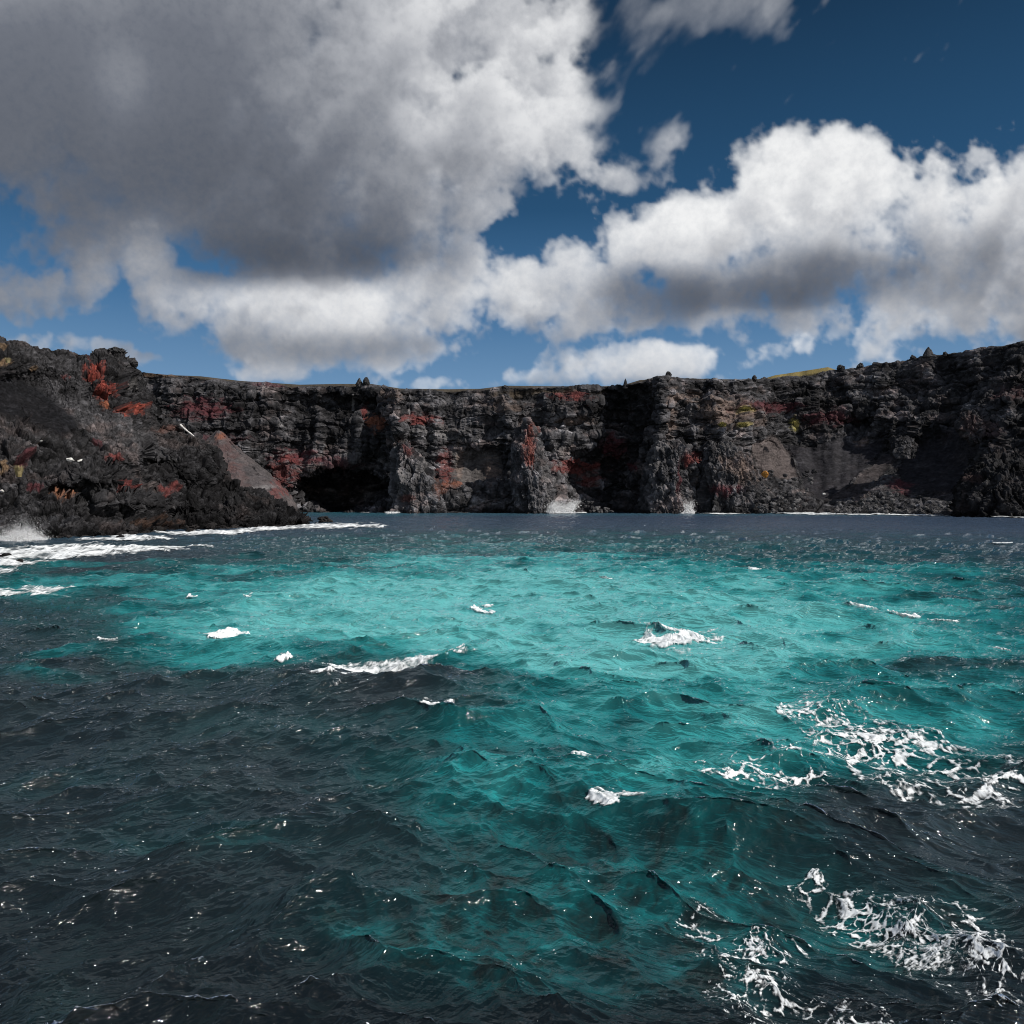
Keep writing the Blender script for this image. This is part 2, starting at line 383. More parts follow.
WD = np.array([-0.36, -0.93]); WL = np.array([0.50, -0.87])
TA = ocean_tile(512, 83.0, 10.0, 0.45, 0.185, WD, 0.04, 3)
TL = ocean_tile(512, 83.0, 8.5, 0.45, 0.165, WL, 0.04, 4)
TB = ocean_tile(512, 15.7, 1.9, 0.09, 0.034, WD, 0.05, 5)
TM = ocean_tile(512, 15.7, 1.6, 0.07, 0.034, WL, 0.05, 6)

def tsample(tile, x, y):
    A, L = tile; n = A.shape[0]
    u = (x / L * n) % n; v = (y / L * n) % n
    i = np.floor(u).astype(np.int64); j = np.floor(v).astype(np.int64); fu = (u - i)[:, None].astype(f32); fv = (v - j)[:, None].astype(f32)
    i %= n; j %= n; i1 = (i + 1) % n; j1 = (j + 1) % n
    return (A[j, i] * (1 - fu) + A[j, i1] * fu) * (1 - fv) + (A[j1, i] * (1 - fu) + A[j1, i1] * fu) * fv

BUMPS = [  # px, py, length m, width m, height m, heading: single larger waves that carry the photograph's main crests
    (690, 655, 5.5, 1.3, 0.45, 0.05), (560, 655, 6, 2.2, 0.30, 0.15), (360, 690, 4.5, 1.3, 0.42, 0.25), (690, 835, 3.2, 0.9, 0.40, -0.5), (880, 705, 6, 1.3, 0.32, -0.08),
    (250, 645, 5, 1.5, 0.35, 0.1), (800, 620, 7, 1.5, 0.3, 0.0), (440, 725, 2.8, 0.9, 0.3, 0.1), (330, 900, 1.6, 0.5, 0.16, 0.1)]

def sea_pos(x, y, lift=0.0):
    x = np.asarray(x, float); y = np.asarray(y, float); r = np.hypot(x, y)
    m = sstep(-.32, .22, x / np.maximum(np.abs(y), 1.0) + .12 * np.sin(y / 7.) + .1 * np.sin(x / 5. + 1))[:, None]
    nrmm = np.sqrt(m * m + (1 - m) ** 2)
    a = (tsample(TA, x, y) * m + tsample(TL, x, y) * (1 - m)) / nrmm; b = (tsample(TB, x, y) * m + tsample(TM, x, y) * (1 - m)) / nrmm
    wa = (1.05 - 0.40 * sstep(60, 200, r))[:, None]; wb = (1.0 - 0.85 * sstep(25, 90, r))[:, None]
    chop = np.array([1.25, 1.25, 1.0])
    d = (a * wa + b * wb) * chop
    z = d[:, 2].copy()
    for bpx, bpy_, ln_, wd_, hh, an in BUMPS:
        by = F * CAMH / (bpy_ - HY); bx = (bpx - CX) / F * by
        ux = (x - bx) * math.cos(an) + (y - by) * math.sin(an); uy = -(x - bx) * math.sin(an) + (y - by) * math.cos(an)
        q = np.where(uy < 0, uy / (0.62 * wd_), uy / (1.5 * wd_))
        z += hh * np.exp(-(ux / ln_) ** 2 * 1.6 - q * q)
    return np.stack([x + d[:, 0], y + d[:, 1], z + lift], -1)

def depth_of_colour(x, y):
    """how bright and turquoise the water is (shallow pale sand) against dark weed and rock"""
    yy = np.maximum(y, 2.0); px = CX + x / yy * F; py = HY + CAMH / yy * F
    p3 = np.stack([x, y, np.zeros_like(x)], -1)
    px = px + 50 * fbm(p3 * np.array([1, .6, 1]), 9, 4, 51); py = py + (py - HY) * (0.13 * fbm(p3 * np.array([1, .6, 1]), 8, 4, 57) + .16 * fbm(p3 * np.array([.28, .55, 1]), 5, 4, 59))
    t = np.zeros_like(x)
    for cx, cy, rx, ry, a in [(430, 608, 220, 46, .95), (560, 645, 190, 48, .70), (720, 660, 140, 55, .62), (620, 588, 380, 26, .50), (880, 605, 180, 30, .36), (850, 725, 150, 60, .42), (700, 745, 150, 60, .34),
                              (560, 735, 120, 50, .32), (640, 800, 150, 75, .27), (560, 900, 160, 80, .27), (470, 800, 120, 60, .20), (300, 740, 160, 30, .10), (620, 566, 480, 20, .15), (760, 920, 120, 60, .16), (990, 690, 90, 60, .45), (240, 622, 100, 16, .45), (220, 655, 85, 28, .40), (50, 645, 70, 13, .40), (35, 690, 45, 10, .42),
                              (205, 875, 100, 30, .26), (480, 990, 120, 50, .24), (60, 800, 100, 24, .12), (330, 960, 90, 30, .14), (880, 880, 120, 60, .12), (130, 590, 120, 12, .25), (30, 580, 120, 24, .35), (330, 500, 120, 18, .2), (860, 640, 200, 30, .45), (600, 540, 400, 9, .12),
                              (650, 692, 150, 12, -.30), (730, 735, 130, 16, -.22), (935, 672, 120, 20, -.45), (930, 592, 130, 8, -.28), (880, 830, 130, 36, -.30), (420, 690, 90, 18, -.25), (130, 560, 200, 10, -.2), (760, 790, 120, 20, -.15)]:
        t += a * np.exp(-(((px - cx) / rx) ** 2 + ((py - cy) / ry) ** 2))
    return np.clip(t, 0, 1.1), px, py

def build_sea():
    az = np.tan(np.radians(np.linspace(-37, 37, 880)))
    az = np.concatenate([np.linspace(-4.5, az[0], 70)[:-1], az, np.linspace(az[-1], 4.5, 70)[1:]])
    py = np.concatenate([np.linspace(2300, 1060, 60)[:-1], np.linspace(1060, 600, 520)[:-1], np.linspace(600, 522, 230)[:-1], np.linspace(522, 509.5, 90)])
    yr = np.concatenate([F * CAMH / (py - HY), [520, 700, 1200, 2500, 6500]])
    Y = np.repeat(yr[:, None], len(az), 1); X = Y * az[None, :]
    x, y = X.ravel(), Y.ravel()
    P = sea_pos(x, y)
    t, px, pyy = depth_of_colour(x, y)
    p3 = np.stack([x, y, np.zeros_like(x)], -1)
    n1 = fbm(p3, 2.6, 5, 71, 0.6); n2 = fbm(p3, 0.8, 4, 77, 0.6)
    near = sstep(30, 9, y)
    n3 = fbm(p3 * np.array([.55, 1, 1]), 5.5, 4, 83, .6)
    t = np.clip(t * (1 + 0.26 * n1 + 0.14 * n2 + .50 * n3 * sstep(1.1, .5, t) + .34 * fbm(p3 * np.array([.35, 1, 1]), 1.5, 4, 85, .6) * sstep(8, 25, y)) + 0.10 * n1 * near + 0.16 * np.clip(P[:, 2], -0.4, 0.6) * sstep(.1, .4, t), 0, 1.1)  # last term paints light glowing through crests: colour brightens with wave height
    ks = [0, .10, .28, .5, .75, 1.1]
    R = np.interp(t, ks, [.017, .013, .007, .010, .035, .115]); G = np.interp(t, ks, [.031, .040, .068, .150, .28, .45]); Bc = np.interp(t, ks, [.038, .047, .074, .160, .285, .45])
    brown = np.clip(0.5 + n1 * 0.9, 0, 1) * sstep(.5, .1, t) * sstep(60, 15, y)
    wd = fbm(p3 + .25 * np.stack([n2, n1, 0 * n1], -1), .55, 5, 87, .62) * sstep(20, 9, y) * sstep(.06, .25, t)
    wd = np.clip(wd * 1.35, -.95, 1.1); R *= 1 + .5 * wd; G *= 1 + .72 * wd; Bc *= 1 + .68 * wd
    wk = sstep(.1, .5, -wd); R += .006 * wk; G += .004 * wk
    R += .007 * brown; G += .004 * brown; Bc += .003 * brown
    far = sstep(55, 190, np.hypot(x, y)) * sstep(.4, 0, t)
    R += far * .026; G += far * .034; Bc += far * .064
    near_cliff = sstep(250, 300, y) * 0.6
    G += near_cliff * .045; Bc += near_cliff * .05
    dk = (1 - .45 * sstep(13, 8, y) * sstep(.25, .05, t))
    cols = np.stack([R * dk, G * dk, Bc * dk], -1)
    m, ns, ln = new_mat('sea_water')
    out = N(ns, 'ShaderNodeOutputMaterial')
    at = N(ns, 'ShaderNodeAttribute', attribute_name='col'); geo = N(ns, 'ShaderNodeNewGeometry')
    def ripple(angle, scale, stretch, detail):
        mp = N(ns, 'ShaderNodeMapping'); mp.inputs['Rotation'].default_value = (0, 0, math.radians(angle)); mp.inputs['Scale'].default_value = (stretch * .85, 1.0, 1.0)
        ro = N(ns, 'ShaderNodeMapping'); ro.inputs['Rotation'].default_value = (0, 0, math.radians(angle)); ln.new(geo.outputs['Position'], ro.inputs['Vector'])
        mp.inputs['Rotation'].default_value = (0, 0, 0); ln.new(ro.outputs[0], mp.inputs['Vector'])
        nz = N(ns, 'ShaderNodeTexNoise'); nz.inputs['Scale'].default_value = scale; nz.inputs['Detail'].default_value = detail; nz.inputs['Roughness'].default_value = 0.55; nz.inputs['Distortion'].default_value = 0.35
        ln.new(mp.outputs[0], nz.inputs['Vector'])
        a1 = N(ns, 'ShaderNodeMath', operation='MULTIPLY_ADD'); a1.inputs[1].default_value = 2.6; a1.inputs[2].default_value = -1.3; ln.new(nz.outputs['Fac'], a1.inputs[0])
        a2 = N(ns, 'ShaderNodeMath', operation='ABSOLUTE'); ln.new(a1.outputs[0], a2.inputs[0])
        a3 = N(ns, 'ShaderNodeMath', operation='SUBTRACT'); a3.inputs[0].default_value = 1.0; ln.new(a2.outputs[0], a3.inputs[1])
        return a3.outputs[0]
    def blend(p, q, fac):
        mm = N(ns, 'ShaderNodeMix', data_type='FLOAT'); ln.new(fac, mm.inputs['Factor']); ln.new(p, mm.inputs['A']); ln.new(q, mm.inputs['B']); return mm.outputs['Result']
    big = N(ns, 'ShaderNodeTexNoise'); big.inputs['Scale'].default_value = 0.16; big.inputs['Detail'].default_value = 2; ln.new(geo.outputs['Position'], big.inputs['Vector'])
    sxyz = N(ns, 'ShaderNodeSeparateXYZ'); ln.new(geo.outputs['Position'], sxyz.inputs[0])
    gx = N(ns, 'ShaderNodeMath', operation='MULTIPLY_ADD'); gx.inputs[1].default_value = 0.09; ln.new(sxyz.outputs[0], gx.inputs[0]); ln.new(big.outputs['Fac'], gx.inputs[2])
    fac = N(ns, 'ShaderNodeClamp'); ln.new(gx.outputs[0], fac.inputs[0])
    r1 = blend(ripple(-32, 1.5, .34, 4), ripple(22, 1.5, .34, 4), fac.outputs[0])
    r2 = blend(ripple(-24, 5.2, .42, 4), ripple(28, 5.2, .42, 4), fac.outputs[0])
    b2 = N(ns, 'ShaderNodeBump'); b2.inputs['Distance'].default_value = 0.14; b2.inputs['Strength'].default_value = 1.0
    b1 = N(ns, 'ShaderNodeBump'); b1.inputs['Distance'].default_value = 0.019; b1.inputs['Strength'].default_value = 1
    ln.new(r1, b2.inputs['Height']); ln.new(r2, b1.inputs['Height']); ln.new(b2.outputs['Normal'], b1.inputs['Normal'])
    wn = b1.outputs['Normal']
    # light scattered up out of the water hardly depends on the slope of the surface; the reflected sky does
    fl = N(ns, 'ShaderNodeVectorMath', operation='MULTIPLY_ADD'); fl.inputs[1].default_value = (.35, .35, .35); fl.inputs[2].default_value = (0, 0, .65); ln.new(wn, fl.inputs[0])
    nm = N(ns, 'ShaderNodeVectorMath', operation='NORMALIZE'); ln.new(fl.outputs[0], nm.inputs[0])
    lw = N(ns, 'ShaderNodeLayerWeight'); lw.inputs['Blend'].default_value = 0.5; ln.new(wn, lw.inputs['Normal'])
    mr = N(ns, 'ShaderNodeMapRange'); mr.inputs['From Min'].default_value = 0.25; mr.inputs['From Max'].default_value = 0.85; mr.inputs['To Min'].default_value = .38; mr.inputs['To Max'].default_value = 1.2; ln.new(lw.outputs['Facing'], mr.inputs['Value'])  # shading of wave faces put into the body colour by view angle
    mc = N(ns, 'ShaderNodeMix', data_type='RGBA', blend_type='MULTIPLY'); mc.inputs['Factor'].default_value = 1; ln.new(at.outputs['Color'], mc.inputs['A']); ln.new(mr.outputs['Result'], mc.inputs['B'])
    df = N(ns, 'ShaderNodeBsdfDiffuse'); ln.new(mc.outputs['Result'], df.inputs['Color']); ln.new(nm.outputs[0], df.inputs['Normal'])
    gl = N(ns, 'ShaderNodeBsdfGlossy'); gl.inputs['Roughness'].default_value = 0.055; ln.new(wn, gl.inputs['Normal'])
    fr = N(ns, 'ShaderNodeFresnel'); fr.inputs['IOR'].default_value = 1.40; ln.new(wn, fr.inputs['Normal'])
    ms = N(ns, 'ShaderNodeMixShader'); ln.new(fr.outputs[0], ms.inputs['Fac']); ln.new(df.outputs[0], ms.inputs[1]); ln.new(gl.outputs[0], ms.inputs[2])
    ln.new(ms.outputs[0], out.inputs['Surface'])
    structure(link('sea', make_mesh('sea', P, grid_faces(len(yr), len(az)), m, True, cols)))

# ------------------------------------------------------------------ foam
def px2sea(px, py):
    y = F * CAMH / (py - HY); return (px - CX) / F * y, y

def foam(name, label, cat, px, py, wpx, hpx, kind='crest', ang=0.0, seed=0, thr=0.0, group=None, thick=1.0, mat=None, cell=0.55):
    """a patch of foam lying on the moving surface, cut out of a fine grid along the edge of its bubbles"""
    cx, cy = px2sea(px, py); sp = cy / F
    hw = wpx / 2 * sp; hh = hpx / 2 * sp * (cy / CAMH)                       # half size on the water, metres
    stp = max(sp * 0.55, 0.006); stpv = max(stp, min(stp * (cy / CAMH) * .7, hh / 14))
    nu = int(min(420, max(16, 2 * hw / stp))); nv = int(min(420, max(14, 2 * hh / stpv)))
    u, v = np.meshgrid(np.linspace(-1, 1, nu), np.linspace(-1, 1, nv)); u = u.ravel(); v = v.ravel()
    lx, ly = u * hw, v * hh
    x = cx + lx * math.cos(ang) - ly * math.sin(ang); y = cy + lx * math.sin(ang) + ly * math.cos(ang)
    p3 = np.stack([x, y, np.full_like(x, seed * 3.7)], -1)
    sc = max(hw, hh)
    nse = fbm(p3, sc * 0.55, 6, seed + 100, 0.6)
    if kind == 'crest':
        vf = -.45 + .30 * fbm(np.stack([u * 1.6 + seed, 0 * u, 0 * u], -1), 1, 3, seed + 3) + .35 * u * u    # leading edge of the breaking lip
        q = v - vf; tp = np.clip(1 - np.abs(u) ** 2.5, 0, 1)
        core = np.where(q > 0, np.exp(-(q / (.16 + .34 * tp * np.clip(.6 + nse, .1, 1.4))) ** 2), np.exp(-(q / .05) ** 2)) * tp
        a1, b1, _, _ = cells(p3, hw * .16, seed + 1)
        tail = np.where(q > 0, np.exp(-q / .5), 0) * tp * np.clip(1.3 - 3.2 * (b1 - a1), 0, 1)
        m = 1.15 * core + .55 * tail + .42 * nse - .30 - thr - .6 * (1 - tp)
    elif kind == 'web':
        w3 = p3 + 0.35 * cell * np.stack([fbm(p3, cell * 1.6, 3, seed + 5), fbm(p3, cell * 1.6, 3, seed + 9), 0 * x], -1)
        a1, b1, _, _ = cells(w3, cell, seed + 1); a2, b2, _, _ = cells(w3, cell * 0.42, seed + 2)
        e = 1 - (u * u + v * v) + 0.7 * nse
        core = sstep(0.55, 1.2, e)
        w1 = (0.02 + 0.095 * np.clip(e, 0, 1.2)) * np.clip(.75 + 1.1 * fbm(p3, cell * 1.3, 3, seed + 14), .15, 1.8); m1 = (w1 - (b1 - a1)) * 4
        m2 = (0.02 + 0.13 * core - (b2 - a2)) * 3 * sstep(.2, .6, e)
        m = np.where(e > 0.05, np.maximum(m1, m2 - 0.1), -1) + core * 0.35 * fbm(p3, cell * .5, 3, seed + 8) - thr
        m = m + .27 * fbm(p3, cell * .16, 3, seed + 12, .7) * sstep(-.9, -.1, m)
    elif kind == 'streak':
        q = np.stack([lx * 0.35, ly, np.full_like(x, seed)], -1)
        ns_ = fbm(q, max(hh, 0.1) * 0.8, 6, seed + 30, 0.65)
        e = 1 - np.abs(u) ** 2 - np.abs(v) ** 2
        m = e * 0.75 + 0.8 * ns_ - 0.32 - thr
    else:   # specks
        a1, b1, rnd, _ = cells(p3, cell, seed + 1)
        e = 1 - (u * u + v * v) + 0.8 * nse
        m = np.where((rnd < 0.5 * np.clip(e, 0, 1)) & (e > 0), 0.13 + 0.22 * rnd - a1, -1) - thr
    rr = np.hypot(x, y)
    gr = fbm(p3, max(.03, sp * 4.0), 3, seed + 60, .7); gb = fbm(p3, max(.12, sp * 16), 3, seed + 66, .6)
    m = m + (.20 * gr + .22 * gb) * (1 if kind != 'specks' else .3)
    solid = sstep(.0, .42 if kind != 'specks' else .1, m)
    al = np.clip(solid * (.85 + .5 * gr) + .10 * (m > 0), 0, 1) * (.92 if kind != 'streak' else np.clip(.62 + .45 * gb + .35 * gr, .12, .95))
    cl = np.clip(.46 + .34 * solid + .14 * gr + .10 * gb, .25, .86)
    cols = np.stack([cl * .97, cl, cl * 1.005, al], -1)
    edge = np.sqrt(np.clip(m, 0, 1))
    lift = 0.010 + 0.0011 * rr + ((.040 if kind == 'crest' else .012) * thick * edge * (1 + .35 * gb) + .006 * gr * (m > 0) * thick) * np.clip(rr / 18, .35, 2.2)
    P = sea_pos(x, y, lift)
    fc = grid_faces(nv, nu); keep = (m[fc] > 0).sum(1) >= 3
    fc = fc[keep]
    if len(fc) < 3: return None
    used, inv = np.unique(fc, return_inverse=True)
    o = link(name, make_mesh(name, P[used], inv.reshape(-1, 4), M_bubbles, True, cols[used]))
    tag(o, label, cat, group, 'stuff' if kind == 'specks' else None); recentre(o); return o

def build_foam():
    c = foam
    G = 'whitecaps scattered over the bay'
    c('breaking_wave', 'largest white breaking crest in the turquoise water right of centre', 'breaking wave', 686, 641, 138, 25, 'crest', -0.1, 1, thr=-.12, thick=1.1)
    c('whitecap', 'long white foam crest at the left edge of the bright turquoise patch', 'whitecap', 232, 637, 62, 17, 'crest', -0.05, 2, group=G, thick=1.6)
    c('whitecap', 'small round white crest beside the dark wave left of centre', 'whitecap', 284, 662, 26, 18, 'crest', 0.2, 3, group=G, thick=1.8)
    c('whitecap', 'upright white crest curling on the tip of the dark wave left of centre', 'whitecap', 322, 684, 30, 26, 'crest', 0.5, 4, thr=-.22, group=G, thick=1.4)
    c('whitecap', 'thin white foam line trailing right of the curling dark wave tip', 'whitecap', 346, 688, 30, 6, 'crest', -0.1, 5, group=G)
    c('foam_streak', 'wide wispy white foam streaks across the bright turquoise patch', 'foam', 398, 661, 170, 24, 'streak', 0.05, 6, thr=.12)
    c('whitecap', 'pair of small white crests on the teal wave at picture centre', 'whitecap', 436, 712, 44, 24, 'crest', 0.35, 7, thr=-.16, group=G)
    c('whitecap', 'small hooked white crest on green water below the centre', 'whitecap', 590, 763, 38, 32, 'crest', -0.6, 8, thr=-.05, group=G)
    c('whitecap', 'tall ragged white crest on the green wave below the centre', 'whitecap', 621, 812, 48, 50, 'crest', -1.2, 9, thr=.05, group=G)
    c('foam_lace', 'large lacy web of white foam on the right side of the bay', 'foam', 878, 742, 150, 100, 'web', 0.3, 10, thr=-.17, cell=0.55)
    c('foam_lace', 'thin net of foam strands left of the large foam web', 'foam', 765, 765, 150, 50, 'web', 0.0, 11, thr=.04, cell=0.6)
    c('foam_lace', 'long diagonal white foam trail in the lower right corner water', 'foam', 870, 908, 160, 30, 'web', -1.06, 12, thr=-.2, cell=0.22)
    c('foam_lace', 'loose foam net at the right end of the diagonal foam trail', 'foam', 940, 930, 130, 90, 'web', -0.2, 13, thr=-.06, cell=0.36)
    c('foam_lace', 'white branching foam strand at the bottom edge of the sea', 'foam', 775, 1000, 110, 110, 'web', 1.2, 14, thr=-.05, cell=0.30)
    c('foam_lace', 'broken foam curl above the branching strand at the bottom', 'foam', 740, 935, 110, 90, 'web', 0.6, 15, thr=.06, cell=0.3)
    c('foam_specks', 'scattered foam bubbles on the dark water between the two lower right strands', 'foam', 830, 930, 110, 90, 'specks', 0, 16, cell=0.09)
    far = [(747, 569, 40, 6, 'far white crest on dark blue water beneath the middle buttress'), (607, 579, 16, 6, 'far small crest at the upper edge of the turquoise water'), (485, 607, 26, 8, 'small crest on the turquoise water above the centre'),
           (905, 620, 40, 8, 'long pale crest on the teal water near the right edge'), (862, 617, 34, 6, 'thin pale crest left of the long one near the right edge'), (945, 623, 40, 6, 'thin crest right of the long one near the right edge'),
           (108, 647, 26, 6, 'lone thin crest on the dark water at left'), (195, 595, 12, 7, 'tiny crest on grey water below the headland point'), (249, 600, 10, 7, 'tiny crest at the top left of the turquoise patch'),
           (995, 545, 24, 5, 'far crest near the right edge below the dark outcrop'), (1005, 648, 22, 8, 'crest on teal water against the right picture edge')]
    for i, (a, b_, w, h, lb) in enumerate(far):
        c('whitecap', lb, 'whitecap', a, b_, w, h, 'crest', 0.0, 20 + i, thr=-.14, group=G, thick=1.3)
    near = [(75, 677, 40, 10, 'sparse foam specks on dark water at the far left'), (150, 960, 50, 10, 'faint foam specks on near black water at lower left'), (250, 888, 36, 14, 'small cluster of foam bubbles on a dark wave lower left'),
            (120, 896, 40, 14, 'foam bubbles on the dark water at the lower left edge'), (510, 742, 40, 20, 'foam dots on the dark teal wave just below the centre'), (405, 835, 40, 20, 'foam dots on the grey water left of the green slope'),
            (640, 905, 60, 50, 'foam dots over the weedy green shallows'), (990, 718, 30, 16, 'foam dots on teal water at the right edge'), (960, 975, 80, 50, 'foam dots in the bottom right corner'), (500, 960, 120, 70, 'foam dots on the black water at bottom centre'),
            (925, 800, 50, 24, 'foam dots under the large foam web'), (700, 860, 60, 40, 'foam dots under the tall ragged crest'),
            (850, 720, 120, 50, 'fine foam dots at the upper edge of the large foam web'), (800, 790, 140, 40, 'fine foam dots at the lower edge of the large foam web'), (720, 750, 90, 40, 'fine foam dots at the left end of the thin foam net'), (840, 870, 110, 50, 'fine foam dots above the diagonal foam trail'), (760, 960, 120, 70, 'fine foam dots around the branching strand at the bottom')]
    for i, (a, b_, w, h, lb) in enumerate(near):
        c('foam_specks', lb, 'foam', a, b_, w * 1.3, h * 1.3, 'specks', 0.1, 40 + i, cell=0.085 * max(.7, 300 / (b_ - HY) * .55))
    # surf along the shores
    S = 'surf washing along the shores'
    surf = [(45, 554, 170, 20, .16, 'broad white surf sheet below the splash at the left shore'), (5, 566, 110, 16, .0, 'second white surf sheet at the left edge'), (30, 592, 120, 14, -.02, 'thin surf line drifting at the left edge'), (140, 550, 140, 7, -.02, 'long thin surf tongue reaching right from the left shore'),
            (125, 539.5, 110, 4.5, -.02, 'narrow surf line under the middle of the headland'), (205, 533, 90, 5, .02, 'narrow surf line under the low rocks of the spit'), (275, 529, 60, 5, 0, 'surf around the tip of the headland spit'),
            (335, 525.5, 120, 7, .12, 'white surf sheet beside the small rock off the spit'), (390, 511, 30, 4, .1, 'small white surf at the mouth of the sea cave')]
    for i, (a, b_, w, h, th, lb) in enumerate(surf):
        c('surf', lb, 'surf', a, b_, w, h, 'streak', 0.0, 60 + i, thr=-.15 - th, group=S, thick=1.5)
    for i, (a, b_, w, h, lb) in enumerate([(707, 513.4, 50, 3.2, 'white surf line at the foot of the rounded middle buttress'), (800, 514.2, 50, 2.4, 'surf line at the foot of the pale slope'), (842, 514.8, 40, 2.6, 'surf line under the boulder heap, left part'),
                                           (900, 515.2, 60, 3, 'surf line under the boulder heap, right part'), (985, 517, 30, 2.8, 'surf at the foot of the dark right outcrop'), (565, 513.2, 40, 2.6, 'surf spreading from the splash by the leaning buttress')]):
        c('surf', lb, 'surf', a, b_, w, h, 'streak', 0.0, 80 + i, thr=-.12, group=S, thick=2.5)

def build_flecks():
    """countless tiny flecks of foam and bubbles over the open water"""
    n = 2600; g = np.random.default_rng(5)
    py = np.where(g.random(n) < .14, 516 + 50 * g.random(n), 530 + 560 * g.random(n) ** 1.1); px = -60 + 1150 * g.random(n)
    y = F * CAMH / (py - HY); x = (px - CX) / F * y
    p3 = np.stack([x, y, 0 * x], -1); k = fbm(p3, 3.0, 3, 91) + 0.6 * fbm(p3, .7, 2, 95) > 0.28
    x, y = x[k], y[k]; P = sea_pos(x, y)
    r = (0.0028 + 0.007 * g.random(len(x)) ** 4) * (0.6 + y / 14)
    o = np.array([[1, 0, .1], [.5, .8, .1], [-.5, .9, .1], [-1, 0, .1], [-.6, -.8, .1], [.5, -.9, .1], [0, 0, .8]])
    V = []; Fc = []
    for i in range(len(x)):
        a = g.random() * 6.28; s = np.array([1 + g.random() * 1.4, 1, .8]) * r[i]
        q = o * s; q = np.stack([q[:, 0] * math.cos(a) - q[:, 1] * math.sin(a), q[:, 0] * math.sin(a) + q[:, 1] * math.cos(a), q[:, 2] + .004 + 0.0006 * y[i]], 1)
        b = len(V) * 7; V.append(q + P[i]); Fc += [[b + j, b + (j + 1) % 6, b + 6] for j in range(6)]
    o = link('foam_flecks', make_mesh('foam_flecks', np.concatenate(V), np.array(Fc), M_foam, False))
    tag(o, 'tiny white foam flecks strewn over the whole sea surface', 'foam flecks', kind='stuff')

OCT = np.array([[1, 0, 0], [-1, 0, 0], [0, 1, 0], [0, -1, 0], [0, 0, 1], [0, 0, -1]], float)
OCF = np.array([[0, 2, 4], [2, 1, 4], [1, 3, 4], [3, 0, 4], [2, 0, 5], [1, 2, 5], [3, 1, 5], [0, 3, 5]])

def splash(label, px, py, D, wpx, hpx, n, r0, r1, seed, lean=0.0):
    g = np.random.default_rng(seed); s = D / F
    x0 = (px - CX) * s
    jets = g.random(14) * 1.8 - .9; jh = (0.25 + 0.75 * g.random(14) ** 1.5) * (1 - np.abs(jets)) ** .8
    jl = g.normal(0, .45, 14)
    j = g.integers(0, 14, n); q = g.random(n) ** 2.6
    h = q * jh[j]
    X = x0 + (jets[j] * (0.55 + 0.3 * q) + g.normal(0, .08 + .10 * q, n) + (lean + jl[j]) * h) * wpx / 2 * s
    Z = h * hpx * s + g.normal(0, .02, n) * hpx * s
    Y = D + g.normal(0, .10, n) * wpx * s
    Z = np.maximum(Z, 0)
    R = (r0 + (r1 - r0) * g.random(n) ** 2) * (1.45 - 1.2 * q)
    def drops(name, k):
        c = int(k.sum()); V = (OCT[None] * R[k][:, None, None] * (0.7 + 0.6 * g.random((c, 6, 1))) + np.stack([X, Y, Z], -1)[k][:, None]).reshape(-1, 3)
        return link(name, make_mesh(name, V, (OCF[None] + (np.arange(c) * 6)[:, None, None]).reshape(-1, 3), M_spray, True))
    low = h < .22
    o = drops('wave_splash', low); tag(o, label, 'splash', 'waves bursting against the rocks'); recentre(o)
    p = drops('flying_spray', ~low); p.parent = o; p.location = [-float(q_) for q_ in o.location]; p['kind'] = 'stuff'

def build_splashes():
    splash('white splash bursting against the headland at the left edge', 20, 546, 107, 64, 40, 22000, .015, .085, 1, -.1)
    splash('white spray bursting at the foot of the leaning red streaked buttress', 561, 512, 322, 40, 27, 20000, .05, .32, 2, .3)
    splash('white spray at the foot of the rounded middle buttress', 687, 512, 321, 26, 22, 14000, .05, .30, 3, .2)
    splash('low white splash at the mouth of the sea cave', 392, 511, 330, 20, 5, 900, .12, .45, 4)

# ------------------------------------------------------------------ rock land
GREY = np.array([.072, .070, .074])

def paint(cols, px, py, spots, nz):
    for cx, cy, rx, ry, c, s in spots:
        e = 1 - ((px - cx) / rx) ** 2 - ((py - cy) / ry) ** 2
        w = sstep(-.25, .95, e * 0.85 + nz * 1.0 - 0.05) * s
        w = w * (e > -1.6)
        cols += (np.array(c)[None, :] - cols) * w[:, None]
    return cols

RED = (.120, .034, .031); DRED = (.080, .026, .030); ORA = (.19, .070, .040); BEI = (.17, .125, .105); PAL = (.22, .21, .21); OCH = (.15, .10, .06); YEL = (.30, .26, .06); LGR = (.125, .118, .116)

def rock_tones(P, gapA, gapB, rnd, seed, k=1.0):
    n = fbm(P * np.array([1, 1, 2.2]), 16, 4, seed); n2 = fbm(P, 3.2, 4, seed + 7)
    tone = np.clip(1.0 + 0.55 * n + 0.55 * n2 + 0.45 * (rnd - .5), 0.3, 2.8)
    c = GREY[None] * tone[:, None] * k
    br = sstep(.1, .7, n + 0.5 * n2)[:, None]
    c = c * (1 - .5 * br) + .5 * br * c * np.array([1.32, 1.0, .86])
    c *= (0.72 + 0.28 * gapA * gapB)[:, None]  # crevice shade painted in: gaps between blocks darkened
    return c

def inside(x, y, poly):
    r = np.zeros(x.shape, bool); n = len(poly)
    for i in range(n):
        (x0, y0), (x1, y1) = poly[i], poly[(i + 1) % n]
        if y0 == y1: continue
        r ^= ((y0 > y) != (y1 > y)) & (x < (x1 - x0) * (y - y0) / (y1 - y0) + x0)
    return r.astype(f32)

